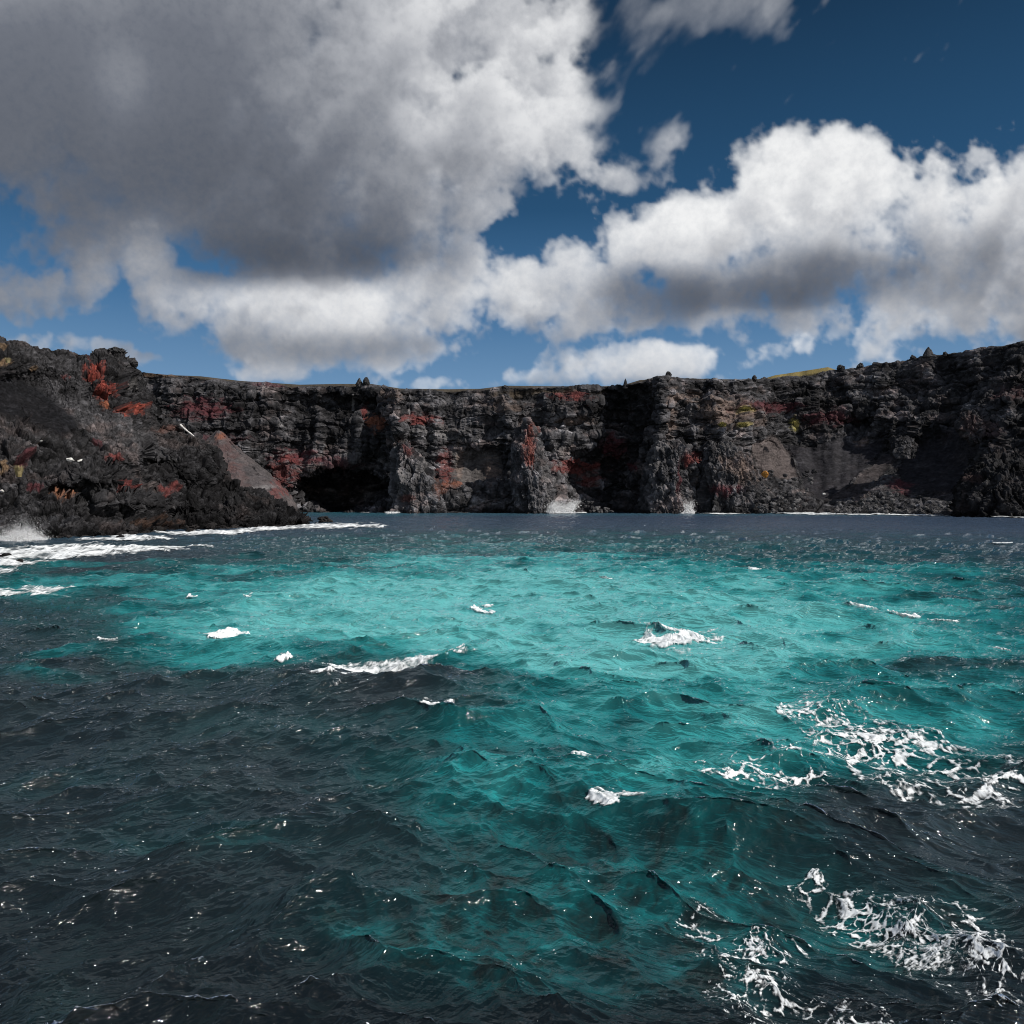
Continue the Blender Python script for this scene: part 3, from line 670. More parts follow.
def build_cliff():
    px = np.concatenate([np.linspace(-330, 125, 140)[:-1], np.linspace(125, 1035, 1340)[:-1], np.linspace(1035, 1400, 160)])
    s = np.concatenate([np.linspace(-.06, 1, 285), 1 + np.array([.006, .012, .02, .03, .05, .08, .12, .2, .35, .6, 1.0])])
    S, PX = np.meshgrid(s, px, indexing='ij')
    D = interp(PX, [(-330, 335), (130, 347), (300, 345), (395, 338), (500, 340), (645, 336), (760, 330), (850, 316), (950, 290), (1030, 274), (1400, 190)])
    rim = interp(PX, [(-330, 372), (130, 371), (150, 373), (200, 378), (240, 383), (300, 387), (340, 386), (372, 386), (400, 391), (450, 391.5), (480, 391), (505, 387.5), (560, 388), (600, 388), (622, 387), (640, 381),
                      (656, 376.5), (700, 378), (755, 379), (800, 376), (840, 370), (870, 365), (905, 361), (950, 353), (985, 348), (1024, 341), (1400, 300)])
    base = HY + F * CAMH / D
    s1 = np.clip(S, -.06, 1)
    PY = base - s1 * (base - rim)
    p2 = np.stack([PX.ravel() / 22, PY.ravel() / 16, 0 * PX.ravel()], -1)
    wx = (fbm(p2, 1, 4, 201) * 7).reshape(PX.shape); wy = (fbm(p2, 1, 4, 207) * 5).reshape(PX.shape)
    qx, qy = PX + wx, PY + wy
    sb = interp(PX, [(-330, 36), (300, 26), (500, 22), (650, 17), (740, 30), (790, 58), (900, 66), (1030, 50), (1400, 48)])
    sm = sstep(740, 800, PX) * (1 - sstep(960, 1010, PX))
    prof = s1 * (1 - sm) + np.interp(s1, [-.06, 0, .45, .62, 1], [-.02, 0, .68, .80, 1]) * sm
    Y = D + sb * prof
    def ft(cx, cy, rx, ry, amp, pw=1.5):
        e = ((qx - cx) / rx) ** 2 + ((qy - cy) / ry) ** 2
        return amp * np.exp(-e ** pw)
    pr = (ft(345, 490, 47, 22, -40, 4) + ft(375, 462, 26, 9, -9, 2) + ft(440, 492, 70, 10, 3) + ft(478, 470, 34, 22, -8, 2) + ft(600, 480, 42, 34, -15, 2) + ft(595, 425, 45, 18, -5)
          + ft(340, 425, 60, 18, 4) + ft(395, 430, 10, 45, 4) + ft(665, 410, 26, 34, 6) + ft(720, 420, 36, 36, 6) + ft(505, 410, 30, 16, 5) + ft(440, 420, 40, 18, 3) + ft(560, 410, 30, 10, 3)
          + ft(240, 415, 60, 25, 3) + ft(545, 492, 20, 26, 4) + ft(900, 425, 40, 16, 7, 2) + ft(860, 425, 26, 9, -5, 2) + ft(960, 410, 70, 22, 5) + ft(985, 445, 40, 20, 6) + ft(1100, 430, 90, 60, 10))
    Y = Y - pr * 1.25
    Y = Y + 9 * (1 - sstep(378, 398, qx)) * sstep(200, 360, qx) * sstep(392, 402, qy) - 8 * np.exp(-((qx - 396) / 7) ** 2) * (1 - sstep(430, 470, qy))
    Y = Y + 9 * sstep(570, 615, qx) * (1 - sstep(630, 652, qx + .25 * (qy - 440))) * sstep(384, 398, qy) - 7 * np.exp(-((qx - 662) / 8) ** 2) - 6 * np.exp(-((qx - 716) / 7) ** 2) * (1 - sstep(410, 440, qy))
    # vertical buttressing and strata ledges
    Y = Y - 3.2 * (fbm(np.stack([PX.ravel() / 30, PY.ravel() / 75, 0 * PX.ravel()], -1), 1, 3, 221)).reshape(PX.shape) * np.clip(s1 * 3, 0, 1)
    led = PY + 3 * wy / 5 + 0.02 * (PX - 512); L = np.sin(led / 4.3) + .6 * np.sin(led / 2.1 + PX / 90)
    Y = Y - 0.55 * L * sstep(.35, .6, s1) * (1 - .6 * sm)
    back = np.clip(S - 1, 0, 1)
    Y = Y + back * 260
    P = to_world(PX, PY, Y)
    rise = interp(PX, [(-330, .12), (130, .13), (200, .20), (640, .18), (660, .10), (748, .10), (775, .21), (800, .25), (828, .26), (844, .12), (1400, .10)])
    yr = Y[284][None]; zr = P[284, :, 2][None]
    P[..., 2] = np.where(S > 1, zr + np.minimum(back * 260, 40) * rise + np.maximum(back * 260 - 40, 0) * .03, P[..., 2])
    nrm = sheet_normals(P); nrm[nrm[..., 1] > 0] *= -1
    p = P.reshape(-1, 3).astype(f32); nr = nrm.reshape(-1, 3)
    q = p * np.array([.8, .8, 1.5], f32)
    polys = np.zeros(len(p), f32); ptint = np.zeros((len(p), 3), f32)
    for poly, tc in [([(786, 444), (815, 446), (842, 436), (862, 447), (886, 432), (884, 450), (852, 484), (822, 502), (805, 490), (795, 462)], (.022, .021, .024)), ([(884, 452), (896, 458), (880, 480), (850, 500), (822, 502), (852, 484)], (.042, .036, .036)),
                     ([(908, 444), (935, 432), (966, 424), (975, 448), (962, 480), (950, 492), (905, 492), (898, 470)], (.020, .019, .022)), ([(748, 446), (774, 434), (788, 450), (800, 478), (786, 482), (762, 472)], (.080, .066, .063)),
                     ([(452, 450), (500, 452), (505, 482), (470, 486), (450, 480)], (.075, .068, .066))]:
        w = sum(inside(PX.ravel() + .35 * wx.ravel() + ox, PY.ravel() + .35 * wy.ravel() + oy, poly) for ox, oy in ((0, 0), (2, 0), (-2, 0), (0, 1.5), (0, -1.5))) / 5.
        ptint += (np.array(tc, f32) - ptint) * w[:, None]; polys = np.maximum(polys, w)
    hA, gA, rA = blocky(q, 8.5, 231); hB, gB, rB = blocky(q + 3, 3.3, 237); hC, gC, rC = blocky(q, 1.45, 241)
    n1 = fbm(p, 34, 4, 245); n2 = fbm(p, 5, 4, 249, .6)
    pxr, pyr = PX.ravel(), PY.ravel(); s1r = s1.ravel()
    amp = 1 - .55 * sstep(.90, 1.0, s1r); amp *= 1 - .97 * sstep(1.0, 1.02, S.ravel()); amp *= 1 - .45 * (sm.ravel() * sstep(.55, .3, s1r))
    amp *= 1 - .8 * sstep(-.3, .6, 1 - ((pxr - 345) / 44) ** 2 - ((pyr - 494) / 20) ** 2)
    fl = polys; amp = amp * (1 - fl * np.where((PX.ravel() > 700) & (PX.ravel() < 790), .6, .88))
    va = np.array([1, 1, .42], f32); ha = np.array([.42, .42, 1.7], f32)
    fv = ridged(p * va + np.array([0, 0, 0], f32), 17, 5, 281, .5); fh = ridged(p * ha, 8, 4, 287)
    d = (3.2 * n1 + 2.7 * fv + 1.1 * fh * (.4 + .6 * sstep(.3, .6, s1r)) + 2.0 * hA + .42 * hB + .28 * hC + .45 * n2) * amp
    p = p + nr * d[:, None]
    cols = rock_tones(p, gA * .5 + .5, gB, (rB + rC) / 2, 261)
    pq = np.stack([pxr / 11 + pyr / 40, pyr / 4.5, 0 * pxr], -1); nz = fbm(pq, 1, 5, 271, .65)
    strat = np.sin((pyr + 2.2 * nz + .012 * pxr) / 2.9) * sstep(.35, .6, s1r) * (1 - polys)
    pale = sstep(.15, .6, fbm(pq, 3.2, 4, 275, .6)) * (.5 + rC)
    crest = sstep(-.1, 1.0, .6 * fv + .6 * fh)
    cols *= (.42 + 1.0 * crest + .5 * sstep(.7, 1, rC) * (s1r < 1) + .18 * strat + 1.3 * pale * (.3 + 1.2 * crest))[:, None]  # highlights on ridges and facets, shade in hollows, put into the colour
    zone = np.ones(len(p), f32)  # painted light and shade: lit faces raised, shaded walls lowered
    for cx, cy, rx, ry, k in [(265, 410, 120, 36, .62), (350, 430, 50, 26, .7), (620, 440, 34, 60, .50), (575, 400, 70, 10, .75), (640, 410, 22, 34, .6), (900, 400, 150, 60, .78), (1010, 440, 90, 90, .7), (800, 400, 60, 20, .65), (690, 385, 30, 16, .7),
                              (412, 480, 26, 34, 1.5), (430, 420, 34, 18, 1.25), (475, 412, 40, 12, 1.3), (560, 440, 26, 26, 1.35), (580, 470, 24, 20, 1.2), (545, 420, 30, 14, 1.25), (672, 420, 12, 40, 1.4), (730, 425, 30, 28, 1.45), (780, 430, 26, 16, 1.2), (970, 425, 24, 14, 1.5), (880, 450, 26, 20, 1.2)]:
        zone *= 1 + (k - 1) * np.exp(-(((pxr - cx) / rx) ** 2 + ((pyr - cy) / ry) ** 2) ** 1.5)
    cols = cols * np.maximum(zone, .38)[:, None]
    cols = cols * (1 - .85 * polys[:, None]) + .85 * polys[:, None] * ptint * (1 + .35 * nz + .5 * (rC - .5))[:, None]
    spots = [(205, 410, 32, 12, DRED, .8), (272, 385, 26, 3, DRED, .7), (300, 458, 34, 9, DRED, .9), (285, 470, 18, 16, RED, .7), (330, 463, 30, 6, DRED, .5), (378, 424, 11, 9, ORA, .8), (366, 413, 3, 10, RED, .8), (392, 396, 12, 8, BEI, .5),
             (420, 420, 24, 7, RED, .9), (404, 455, 8, 10, RED, .85), (445, 466, 9, 22, RED, .8), (450, 488, 10, 6, ORA, .6), (440, 430, 30, 5, LGR, .6), (470, 455, 22, 12, LGR, .5), (492, 470, 9, 12, BEI, .7), (460, 462, 4, 18, BEI, .6),
             (505, 405, 20, 8, BEI, .4), (570, 397, 22, 6, RED, .8), (575, 420, 22, 5, BEI, .6), (560, 450, 10, 6, LGR, .5), (572, 467, 30, 8, RED, .9), (590, 480, 14, 6, RED, .7), (612, 447, 14, 12, DRED, .8), (635, 468, 8, 6, DRED, .8),
             (672, 412, 7, 26, BEI, .65), (690, 397, 14, 6, BEI, .6), (696, 460, 10, 9, RED, .9), (728, 412, 24, 14, BEI, .6), (765, 408, 36, 6, DRED, .9), (830, 418, 26, 8, DRED, .7), (795, 424, 5, 7, YEL, .8), (745, 410, 8, 4, YEL, .8),
             (742, 425, 6, 4, YEL, .8), (722, 412, 26, 18, BEI, .5), (750, 420, 20, 12, BEI, .35), (860, 443, 8, 4, BEI, .6), (985, 430, 18, 10, (.10, .07, .07), .7), (900, 486, 14, 7, DRED, .8), (1010, 395, 20, 8, (.06, .03, .03), .6), (720, 488, 20, 7, DRED, .8),
             (276, 402, 3, 3, PAL, .9), (282, 426, 3, 2, PAL, .8), (353, 405, 1.5, 12, PAL, .8), (409, 412, 2, 3, PAL, .9), (355, 455, 18, 2, LGR, .8), (440, 437, 22, 3, PAL, .45), (160, 375, 30, 2.5, (.09, .06, .04), .7),
             (545, 392, 60, 3, (.09, .07, .05), .5), (220, 440, 30, 5, DRED, .5), (150, 415, 12, 4, DRED, .5), (640, 500, 30, 4, (.02, .02, .02), .7)]
    cols = paint(cols, pxr, pyr, spots, nz)
    wet = sstep(3.2, .6, p[:, 2] + .8 * nz); cols *= (1 - .6 * wet)[:, None]
    gr = np.clip(sstep(1.0, 1.02, S.ravel()), 0, 1); ye = sstep(745, 765, pxr) * (1 - sstep(822, 850, pxr))
    gcol = np.array([.055, .045, .032])[None] * (1 - ye[:, None]) + np.array([.16, .125, .045])[None] * ye[:, None]
    cols += (gcol * (1 + .4 * nz[:, None]) - cols) * gr[:, None]
    global RIM
    RIM = p.reshape(*PX.shape, 3)[284]
    cols = np.clip(cols, .004, 1)
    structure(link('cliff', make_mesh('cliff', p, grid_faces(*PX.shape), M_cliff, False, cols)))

def build_headland():
    px = np.concatenate([np.linspace(-420, -4, 130)[:-1], np.linspace(-4, 303, 640)])
    s = np.concatenate([np.linspace(-.05, 1, 380), 1 + np.linspace(.01, 1, 40) ** 1.6])
    S, PX = np.meshgrid(s, px, indexing='ij')
    Ds = interp(PX, [(-420, 78), (0, 110), (75, 116), (130, 126), (180, 146), (240, 158), (303, 170)])
    Dr = interp(PX, [(-420, 125), (0, 142), (60, 152), (125, 166), (160, 173), (214, 178), (260, 177), (303, 172)])
    sky = interp(PX, [(-420, 262), (-100, 312), (0, 336), (30, 345), (60, 350.5), (85, 354), (96, 351), (122, 351), (127, 357), (132, 364), (139, 372), (141, 388), (147, 400), (156, 408), (170, 420), (186, 432), (200, 442), (211, 449),
                      (214, 452), (216, 478), (225, 482), (236, 482), (250, 489), (262, 496), (275, 503), (285, 508), (294, 517), (300, 523), (303, 526)])
    base = HY + F * CAMH / Ds
    s1 = np.clip(S, -.06, 1)
    PY = base - s1 * (base - sky)
    p2 = np.stack([PX.ravel() / 22, PY.ravel() / 22, 0 * PX.ravel() + 7], -1)
    wx = (fbm(p2, 1, 4, 301) * 6).reshape(PX.shape); wy = (fbm(p2, 1, 4, 307) * 5).reshape(PX.shape)
    qx, qy = PX + wx, PY + wy
    def ft(cx, cy, rx, ry, amp, pw=1.5):
        return amp * np.exp(-(((qx - cx) / rx) ** 2 + ((qy - cy) / ry) ** 2) ** pw)
    Y = Ds + (Dr - Ds) * np.interp(s1, [-.05, 0, .12, .30, .5, 1], [-.04, 0, .10, .22, .46, 1])
    pr = (ft(92, 475, 26, 12, 4.5, 2) + ft(75, 491, 22, 7, -5, 2) + ft(150, 470, 15, 20, -5, 2) + ft(195, 462, 20, 24, 4, 2) + ft(135, 455, 26, 9, 2.5) + ft(112, 372, 30, 24, 3.2, 1.1)
          + ft(30, 395, 45, 24, -3.5, 2) + ft(185, 515, 14, 7, -4, 2) + ft(130, 500, 30, 8, 3, 2) + ft(240, 505, 20, 12, 3) + ft(20, 440, 30, 30, 2) + ft(170, 420, 16, 14, 3))
    Y = Y - pr
    back = np.clip(S - 1, 0, 1)
    P = to_world(PX, PY, Y)
    zr = P[379, :, 2][None]
    P[..., 1] += back * 70; P[..., 0] -= back * 12
    P[..., 2] = np.where(S > 1, zr + (-6 - zr) * back ** 1.2, P[..., 2])
    nrm = sheet_normals(P); flip = (nrm[..., 1] > 0) & (S <= 1); nrm[flip] *= -1; nrm[(S > 1) & (nrm[..., 2] < 0)] *= -1
    p = P.reshape(-1, 3).astype(f32); nr = nrm.reshape(-1, 3)
    hA, gA, rA = blocky(p, 4.6, 331); hB, gB, rB = blocky(p + 3, 1.9, 337); hC, gC, rC = blocky(p, .85, 341)
    n1 = fbm(p, 15, 4, 345); n2 = fbm(p, 2.4, 4, 349, .6); hD, gD, rD = blocky(p, .42, 347)
    pxr, pyr, s1r = PX.ravel(), PY.ravel(), s1.ravel()
    grav = sstep(-.2, .5, 1 - ((pxr - 22) / 52) ** 2 - ((pyr - 400 - (pxr - 22) * .55) / 24) ** 2 + .5 * fbm(p, 7, 3, 371))
    fine = sstep(-.2, .5, 1 - ((pxr - 85) / 60) ** 2 - ((pyr - 405 - (pxr - 85) * .5) / 26) ** 2)
    def pm(poly):
        return sum(inside(pxr + .4 * wx.ravel() + ox, pyr + .4 * wy.ravel() + oy, poly) for ox, oy in ((0, 0), (3, 0), (-3, 0), (0, 3), (0, -3))) / 5.
    grav = pm([(-60, 350), (0, 372), (22, 378), (62, 404), (84, 428), (60, 434), (25, 420), (-60, 405)])
    fine = np.maximum(fine * .25, pm([(20, 352), (72, 358), (96, 392), (124, 414), (150, 432), (172, 462), (160, 474), (112, 450), (78, 420), (40, 386)]))
    amp = (1 - .85 * grav) * (1 - .4 * sstep(.95, 1, s1r) * (pxr < 80))
    d = (1.6 * n1 + (1.9 * hA + .8 * hB + 1.3 * ridged(p * np.array([1, 1, .6], f32), 6, 4, 381)) * (1 - .75 * fine) + (.34 + .16 * fine) * hC + (.08 + .16 * fine) * hD + .5 * n2) * amp
    p = p + nr * d[:, None]
    cols = rock_tones(p, gA * .5 + .5, gB, (rB + rC) / 2, 361, .36)
    nz = fbm(np.stack([pxr / 7, pyr / 6, 0 * pxr], -1), 1, 5, 373, .65)
    cols += (np.array([.0065, .0065, .0075])[None] * (1 + .6 * (rD - .5))[:, None] - cols) * (.95 * grav)[:, None]
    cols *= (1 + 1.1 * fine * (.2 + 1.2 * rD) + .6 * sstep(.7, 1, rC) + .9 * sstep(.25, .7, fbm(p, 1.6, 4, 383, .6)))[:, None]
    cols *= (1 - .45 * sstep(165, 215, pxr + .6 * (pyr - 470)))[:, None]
    spots = [(95, 370, 12, 8, (.21, .048, .036), .9), (108, 387, 13, 9, (.20, .046, .035), .9), (107, 402, 8, 6, ORA, .9), (130, 410, 14, 7, (.23, .055, .038), .9), (66, 378, 5, 4, RED, .8), (130, 386, 5, 8, LGR, .8), (114, 459, 8, 5, RED, .9), (122, 487, 13, 6, RED, .9), (168, 492, 10, 6, RED, .8),
             (8, 361, 7, 4, OCH, .9), (34, 369, 4, 3, OCH, .8), (64, 494, 14, 5, (.20, .09, .05), .9), (4, 463, 9, 6, OCH, .9), (24, 458, 7, 7, DRED, .8), (34, 486, 10, 5, DRED, .8), (40, 440, 5, 3, OCH, .7), (100, 442, 8, 5, DRED, .7), (165, 428, 12, 4, (.10, .05, .04), .7),
             (55, 520, 20, 6, (.05, .05, .055), .6), (66, 457, 6, 2, BEI, .9), (2, 349, 5, 3, OCH, .7), (150, 524, 30, 5, (.06, .035, .025), .7)]
    cols = paint(cols, pxr, pyr, spots, nz)
    wet = sstep(2.2, .5, p[:, 2] + .5 * nz); cols *= (1 - .68 * wet)[:, None]
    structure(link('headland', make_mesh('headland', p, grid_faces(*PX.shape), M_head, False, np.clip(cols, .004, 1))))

def stack_form(name, rows, D, depth, seed, nth=220, nrow=200, amp=1.0, spots=(), smooth_amp=None, k=1.0, pw=1.0, back=0.0, mat=None, tint=None):
    """a rock mass standing out from a cliff: rows = (py, left px, right px) from top to bottom; half-round in plan"""
    a = np.array(rows, float); py = np.linspace(a[0, 0], a[-1, 0], nrow)
    l = np.interp(py, a[:, 0], a[:, 1]); r = np.interp(py, a[:, 0], a[:, 2])
    th = np.linspace(0, math.pi, nth)
    c = np.cos(th); sn = np.sin(th)
    c = np.sign(c) * np.abs(c) ** pw
    PX = (l + r)[:, None] / 2 - (r - l)[:, None] / 2 * c[None]; PY = np.repeat(py[:, None], nth, 1)
    fr = (py - py[0]) / (py[-1] - py[0])
    dep = depth * (0.35 + 0.65 * fr) * np.minimum(1, (r - l) / (r - l).max() * 1.4)
    Y = D + back * (1 - fr)[:, None] - dep[:, None] * sn[None] + 5 * (1 - sn[None])
    P = to_world(PX, PY, Y)
    nrm = sheet_normals(P); nrm[nrm[..., 1] > 0.2] *= -1
    p = P.reshape(-1, 3).astype(f32); nr = nrm.reshape(-1, 3)
    sc = D / 330.0
    hA, gA, rA = blocky(p * np.array([1, 1, .75], f32), 8 * sc, seed); hB, gB, rB = blocky(p, 3.6 * sc, seed + 3); hC, gC, rC = blocky(p, 1.7 * sc, seed + 5)
    n2 = fbm(p, 5 * sc, 4, seed + 7, .6); fv = ridged(p * np.array([1, 1, .4], f32), 8 * sc, 4, seed + 13)
    d = (1.9 * hA + .8 * hB + .45 * hC + .8 * n2 + 2.1 * fv) * amp * sc
    p = p + nr * d[:, None]
    cols = rock_tones(p, gA * .5 + .5, gB, (rB + rC) / 2, seed + 9, k)
    if tint is not None: cols = cols * (1 - .7) + .7 * np.array(tint)[None] * (1 + .25 * n2[:, None] + .5 * (rC - .5)[:, None])
    nz = fbm(p * np.array([1, 1, .5], f32), 5 * sc, 5, seed + 11, .65)
    if tint is None: cols *= (.6 + .75 * sstep(-.1, 1, fv) + .8 * sstep(.2, .6, fbm(p, 4 * sc, 4, seed + 17, .6)))[:, None]
    cols = paint(cols, PX.ravel(), PY.ravel(), spots, nz)
    wet = sstep(3.0, .6, p[:, 2] + .8 * nz); cols *= (1 - .6 * wet)[:, None]
    return link(name, make_mesh(name, p, grid_faces(nrow, nth), mat or M_cliff, False, np.clip(cols, .004, 1)))

def build_outcrops():
    G = 'rock buttresses standing out from the bay cliff'
    o = stack_form('rock_buttress', [(443, 399, 405), (450, 396, 414), (465, 393, 424), (480, 392, 434), (495, 391, 442), (505, 390, 446), (517, 389, 448)], 336, 10, 401, spots=[(408, 452, 8, 8, RED, .8), (440, 480, 8, 20, ORA, .6), (402, 478, 9, 18, LGR, .7), (420, 470, 6, 14, LGR, .6), (406, 498, 8, 4, (.12, .05, .04), .7)], k=1.35)
    tag(o, 'pale grey rock buttress just right of the sea cave mouth', 'rock buttress', G); recentre(o)
    o = stack_form('rock_buttress', [(420, 524, 528), (430, 518, 536), (445, 513, 541), (460, 512, 546), (480, 512, 551), (500, 514, 555), (509, 516, 556), (517, 517, 557)], 334, 14, 411, spots=[(529, 445, 7, 26, (.15, .045, .035), .85), (547, 480, 5, 24, LGR, .6), (521, 424, 9, 4, LGR, .6)], k=1.1, nth=180)
    tag(o, 'leaning dark buttress with a red streak down its middle', 'rock buttress', G); recentre(o)
    o = stack_form('rock_buttress', [(440, 664, 676), (446, 654, 690), (455, 648, 696), (470, 645, 698), (485, 644, 699), (500, 643, 700), (517, 642, 702)], 332, 15, 421, spots=[(679, 480, 3, 24, DRED, .8), (692, 458, 9, 8, RED, .85), (655, 460, 8, 10, LGR, .6), (660, 448, 12, 5, LGR, .7)], k=1.05)
    tag(o, 'rounded dark buttress in the middle of the bay wall', 'rock buttress', G); recentre(o)
    o = stack_form('rock_buttress', [(442, 712, 724), (447, 706, 738), (455, 703, 748), (470, 701, 757), (485, 700, 763), (500, 698, 766), (517, 697, 768)], 328, 13, 431, spots=[(725, 447, 18, 6, LGR, .6), (722, 490, 18, 7, DRED, .9), (740, 463, 20, 12, BEI, .5), (752, 470, 12, 14, BEI, .4)], k=.95)
    tag(o, 'low broad buttress below the pale talus slope', 'rock buttress', G); recentre(o)
    o = stack_form('rock_outcrop', [(452, 1000, 1030), (458, 984, 1060), (468, 968, 1075), (480, 960, 1085), (495, 956, 1090), (510, 954, 1094), (522, 953, 1096)], 268, 22, 441, nth=260, spots=[(975, 478, 10, 5, (.09, .06, .055), .6), (990, 484, 10, 4, LGR, .4)], k=.36)
    tag(o, 'near black rock outcrop at the right edge of the bay', 'rock outcrop'); recentre(o)
    o = stack_form('rock_outcrop', [(436, 900, 906), (440, 893, 912), (447, 890, 918), (453, 889, 918), (459, 893, 914)], 318, 6, 451, nth=110, nrow=80, amp=.7, k=.75)
    tag(o, 'small grey knob of rock above the right boulder heap', 'rock outcrop'); recentre(o)
    o = stack_form('rock_outcrop', [(410, 970, 985), (415, 962, 1000), (425, 958, 1004), (435, 962, 1002), (443, 972, 996)], 312, 8, 461, nth=140, nrow=100, amp=.8, k=.8, spots=[(984, 425, 22, 12, (.075, .052, .050), .8)])
    tag(o, 'overhanging brownish rock block high on the right cliff', 'rock outcrop'); recentre(o)
    # loose cones of scree
    o = stack_form('scree_slope', [(431, 217, 221), (438, 208, 229), (450, 194, 241), (465, 176, 259), (478, 160, 274), (490, 146, 286), (503, 132, 295), (516, 120, 300)], 335, 40, 501, amp=.24, spots=[(226, 455, 13, 30, (.13, .055, .048), .24), (236, 478, 12, 16, (.12, .052, .046), .2), (220, 436, 5, 6, ORA, .6), (285, 488, 16, 10, RED, .6), (268, 487, 12, 2, PAL, .5)], k=1.0, mat=M_scree, pw=1.2, back=18, tint=(.058, .050, .050)); structure(o)

# boulders -------------------------------------------------------------
def rock_mesh(name, seed, mat, sub=4, flat=.75):
    import bmesh
    bm = bmesh.new(); bmesh.ops.create_icosphere(bm, subdivisions=sub, radius=1.0)
    v = np.array([q.co[:] for q in bm.verts]); f = np.array([[w.index for w in q.verts] for q in bm.faces]); bm.free()
    h, g, r = blocky(v + seed * 5.1, .95, seed); h2, _, _ = blocky(v + seed, .38, seed + 2)
    v = v * (1 + .55 * h + .22 * h2 + .2 * fbm(v + seed, 1.1, 3, seed))[:, None] * np.array([1, .85, flat])
    return make_mesh(name, v, f, mat, False)

def build_boulders():
    g = np.random.default_rng(77)
    meshes = [rock_mesh('boulder', 601 + i, M_boulder, 4 if i < 3 else 3, .6 + .08 * (i % 4)) for i in range(7)]
    wet = [rock_mesh('sea_rock', 651 + i, M_wet, 4, .6) for i in range(3)]
    def place(name, me, px, py, D, size_px, label, cat, group):
        o = bpy.data.objects.new(name, me); COL.objects.link(o)
        s = size_px / 2 * D / F; w = to_world(np.array(px), np.array(py), np.array(D))
        o.location = [float(q) for q in w]; o.scale = (s * g.uniform(.8, 1.25), s * g.uniform(.8, 1.2), s * g.uniform(.8, 1.15))
        o.rotation_euler = (g.uniform(-.4, .4), g.uniform(-.4, .4), g.uniform(0, 6.28)); tag(o, label, cat, group); return o
    pick = lambda: meshes[g.integers(len(meshes))]
    G1 = 'boulders heaped at the foot of the right scree'; L1 = 'dark lava boulder in the shoreline heap under the right scree slopes'
    for i in range(150):
        px = g.uniform(836, 958); q = g.random() ** 1.6; D0 = np.interp(px, [836, 958], [304, 272])
        py = HY + F * CAMH / D0 - 1 - q * (16 + 6 * math.sin(px / 17)); place('boulder', pick(), px, py, D0 + q * 14, g.uniform(3, 7.5) * (1.1 - .4 * q), L1, 'boulder', G1)
    G2 = 'boulders tumbled below the pale slope'; L2 = 'dark boulder tumbled down between the pale slope and the first scree cone'
    for i in range(70):
        q = g.random(); px = 758 + 50 * g.random() + 12 * q + (1 - q) * -6; py = 512 - q * 42; place('boulder', pick(), px, py, 312 + q * 18, g.uniform(2.5, 7), L2, 'boulder', G2)
    G3 = 'boulders in the dark alcove'; L3 = 'grey boulder in the pile inside the alcove right of the leaning buttress'
    for i in range(34):
        px = g.uniform(568, 612); q = g.random() ** 1.3; place('boulder', pick(), px, 512 - q * 11 * (1 - abs(px - 588) / 30), 330 + 4 * q, g.uniform(2.5, 5), L3, 'boulder', G3)
    G4 = 'boulders along the headland shore'; L4 = 'black wet boulder at the waterline of the left headland'
    for i in range(46):
        px = g.uniform(-20, 296); D0 = float(interp(px, [(0, 110), (75, 116), (130, 126), (180, 146), (240, 158), (303, 170)])) - 1.5
        place('boulder', wet[g.integers(3)], px, HY + F * CAMH / D0 - g.uniform(-1, 4), D0, g.uniform(4, 11), L4, 'boulder', G4)
    G5 = 'boulders on the headland slope'; L5 = 'rough lava boulder lying on the dark slope of the left headland'
    # single rocks
    for px, py, sz, lb in [(324, 521, 15, 'small dark rock standing in the surf off the headland tip'), (4, 557, 12, 'black rock awash at the left edge below the surf'), (20, 561, 7, 'low black rock awash right of the rock at the left edge'),
                           (190, 531, 10, 'dark rock in the surf under the low spit'), (120, 538, 9, 'black rock in the surf under the middle of the headland')]:
        D = F * CAMH / (py + 1.5 - HY); place('sea_rock', wet[g.integers(3)], px, py, D, sz, lb, 'sea rock', None)
    o = place('boulder', rock_mesh('boulder', 690, M_orange, 3, .9), 765, 474, 316, 7, 'bright orange boulder on the slope right of the broad buttress', 'boulder', None)
    for px, py, D, sz, lb in [(70, 459.5, 119, 6.5, 'longer of two pale stones on the headland slope'), (80, 460.5, 120, 5, 'shorter of two pale stones on the headland slope'), (2, 491, 112, 5, 'white stone at the left edge low on the headland'),
                              (824, 494, 300, 3.6, 'pale stone on the dark scree near the water'), (41, 441, 122, 3, 'tiny pale stone halfway up the headland')]:
        place('pale_stone', rock_mesh('pale_stone', int(700 + px), M_pale, 3, .5), px, py, D, sz, lb, 'stone', None)

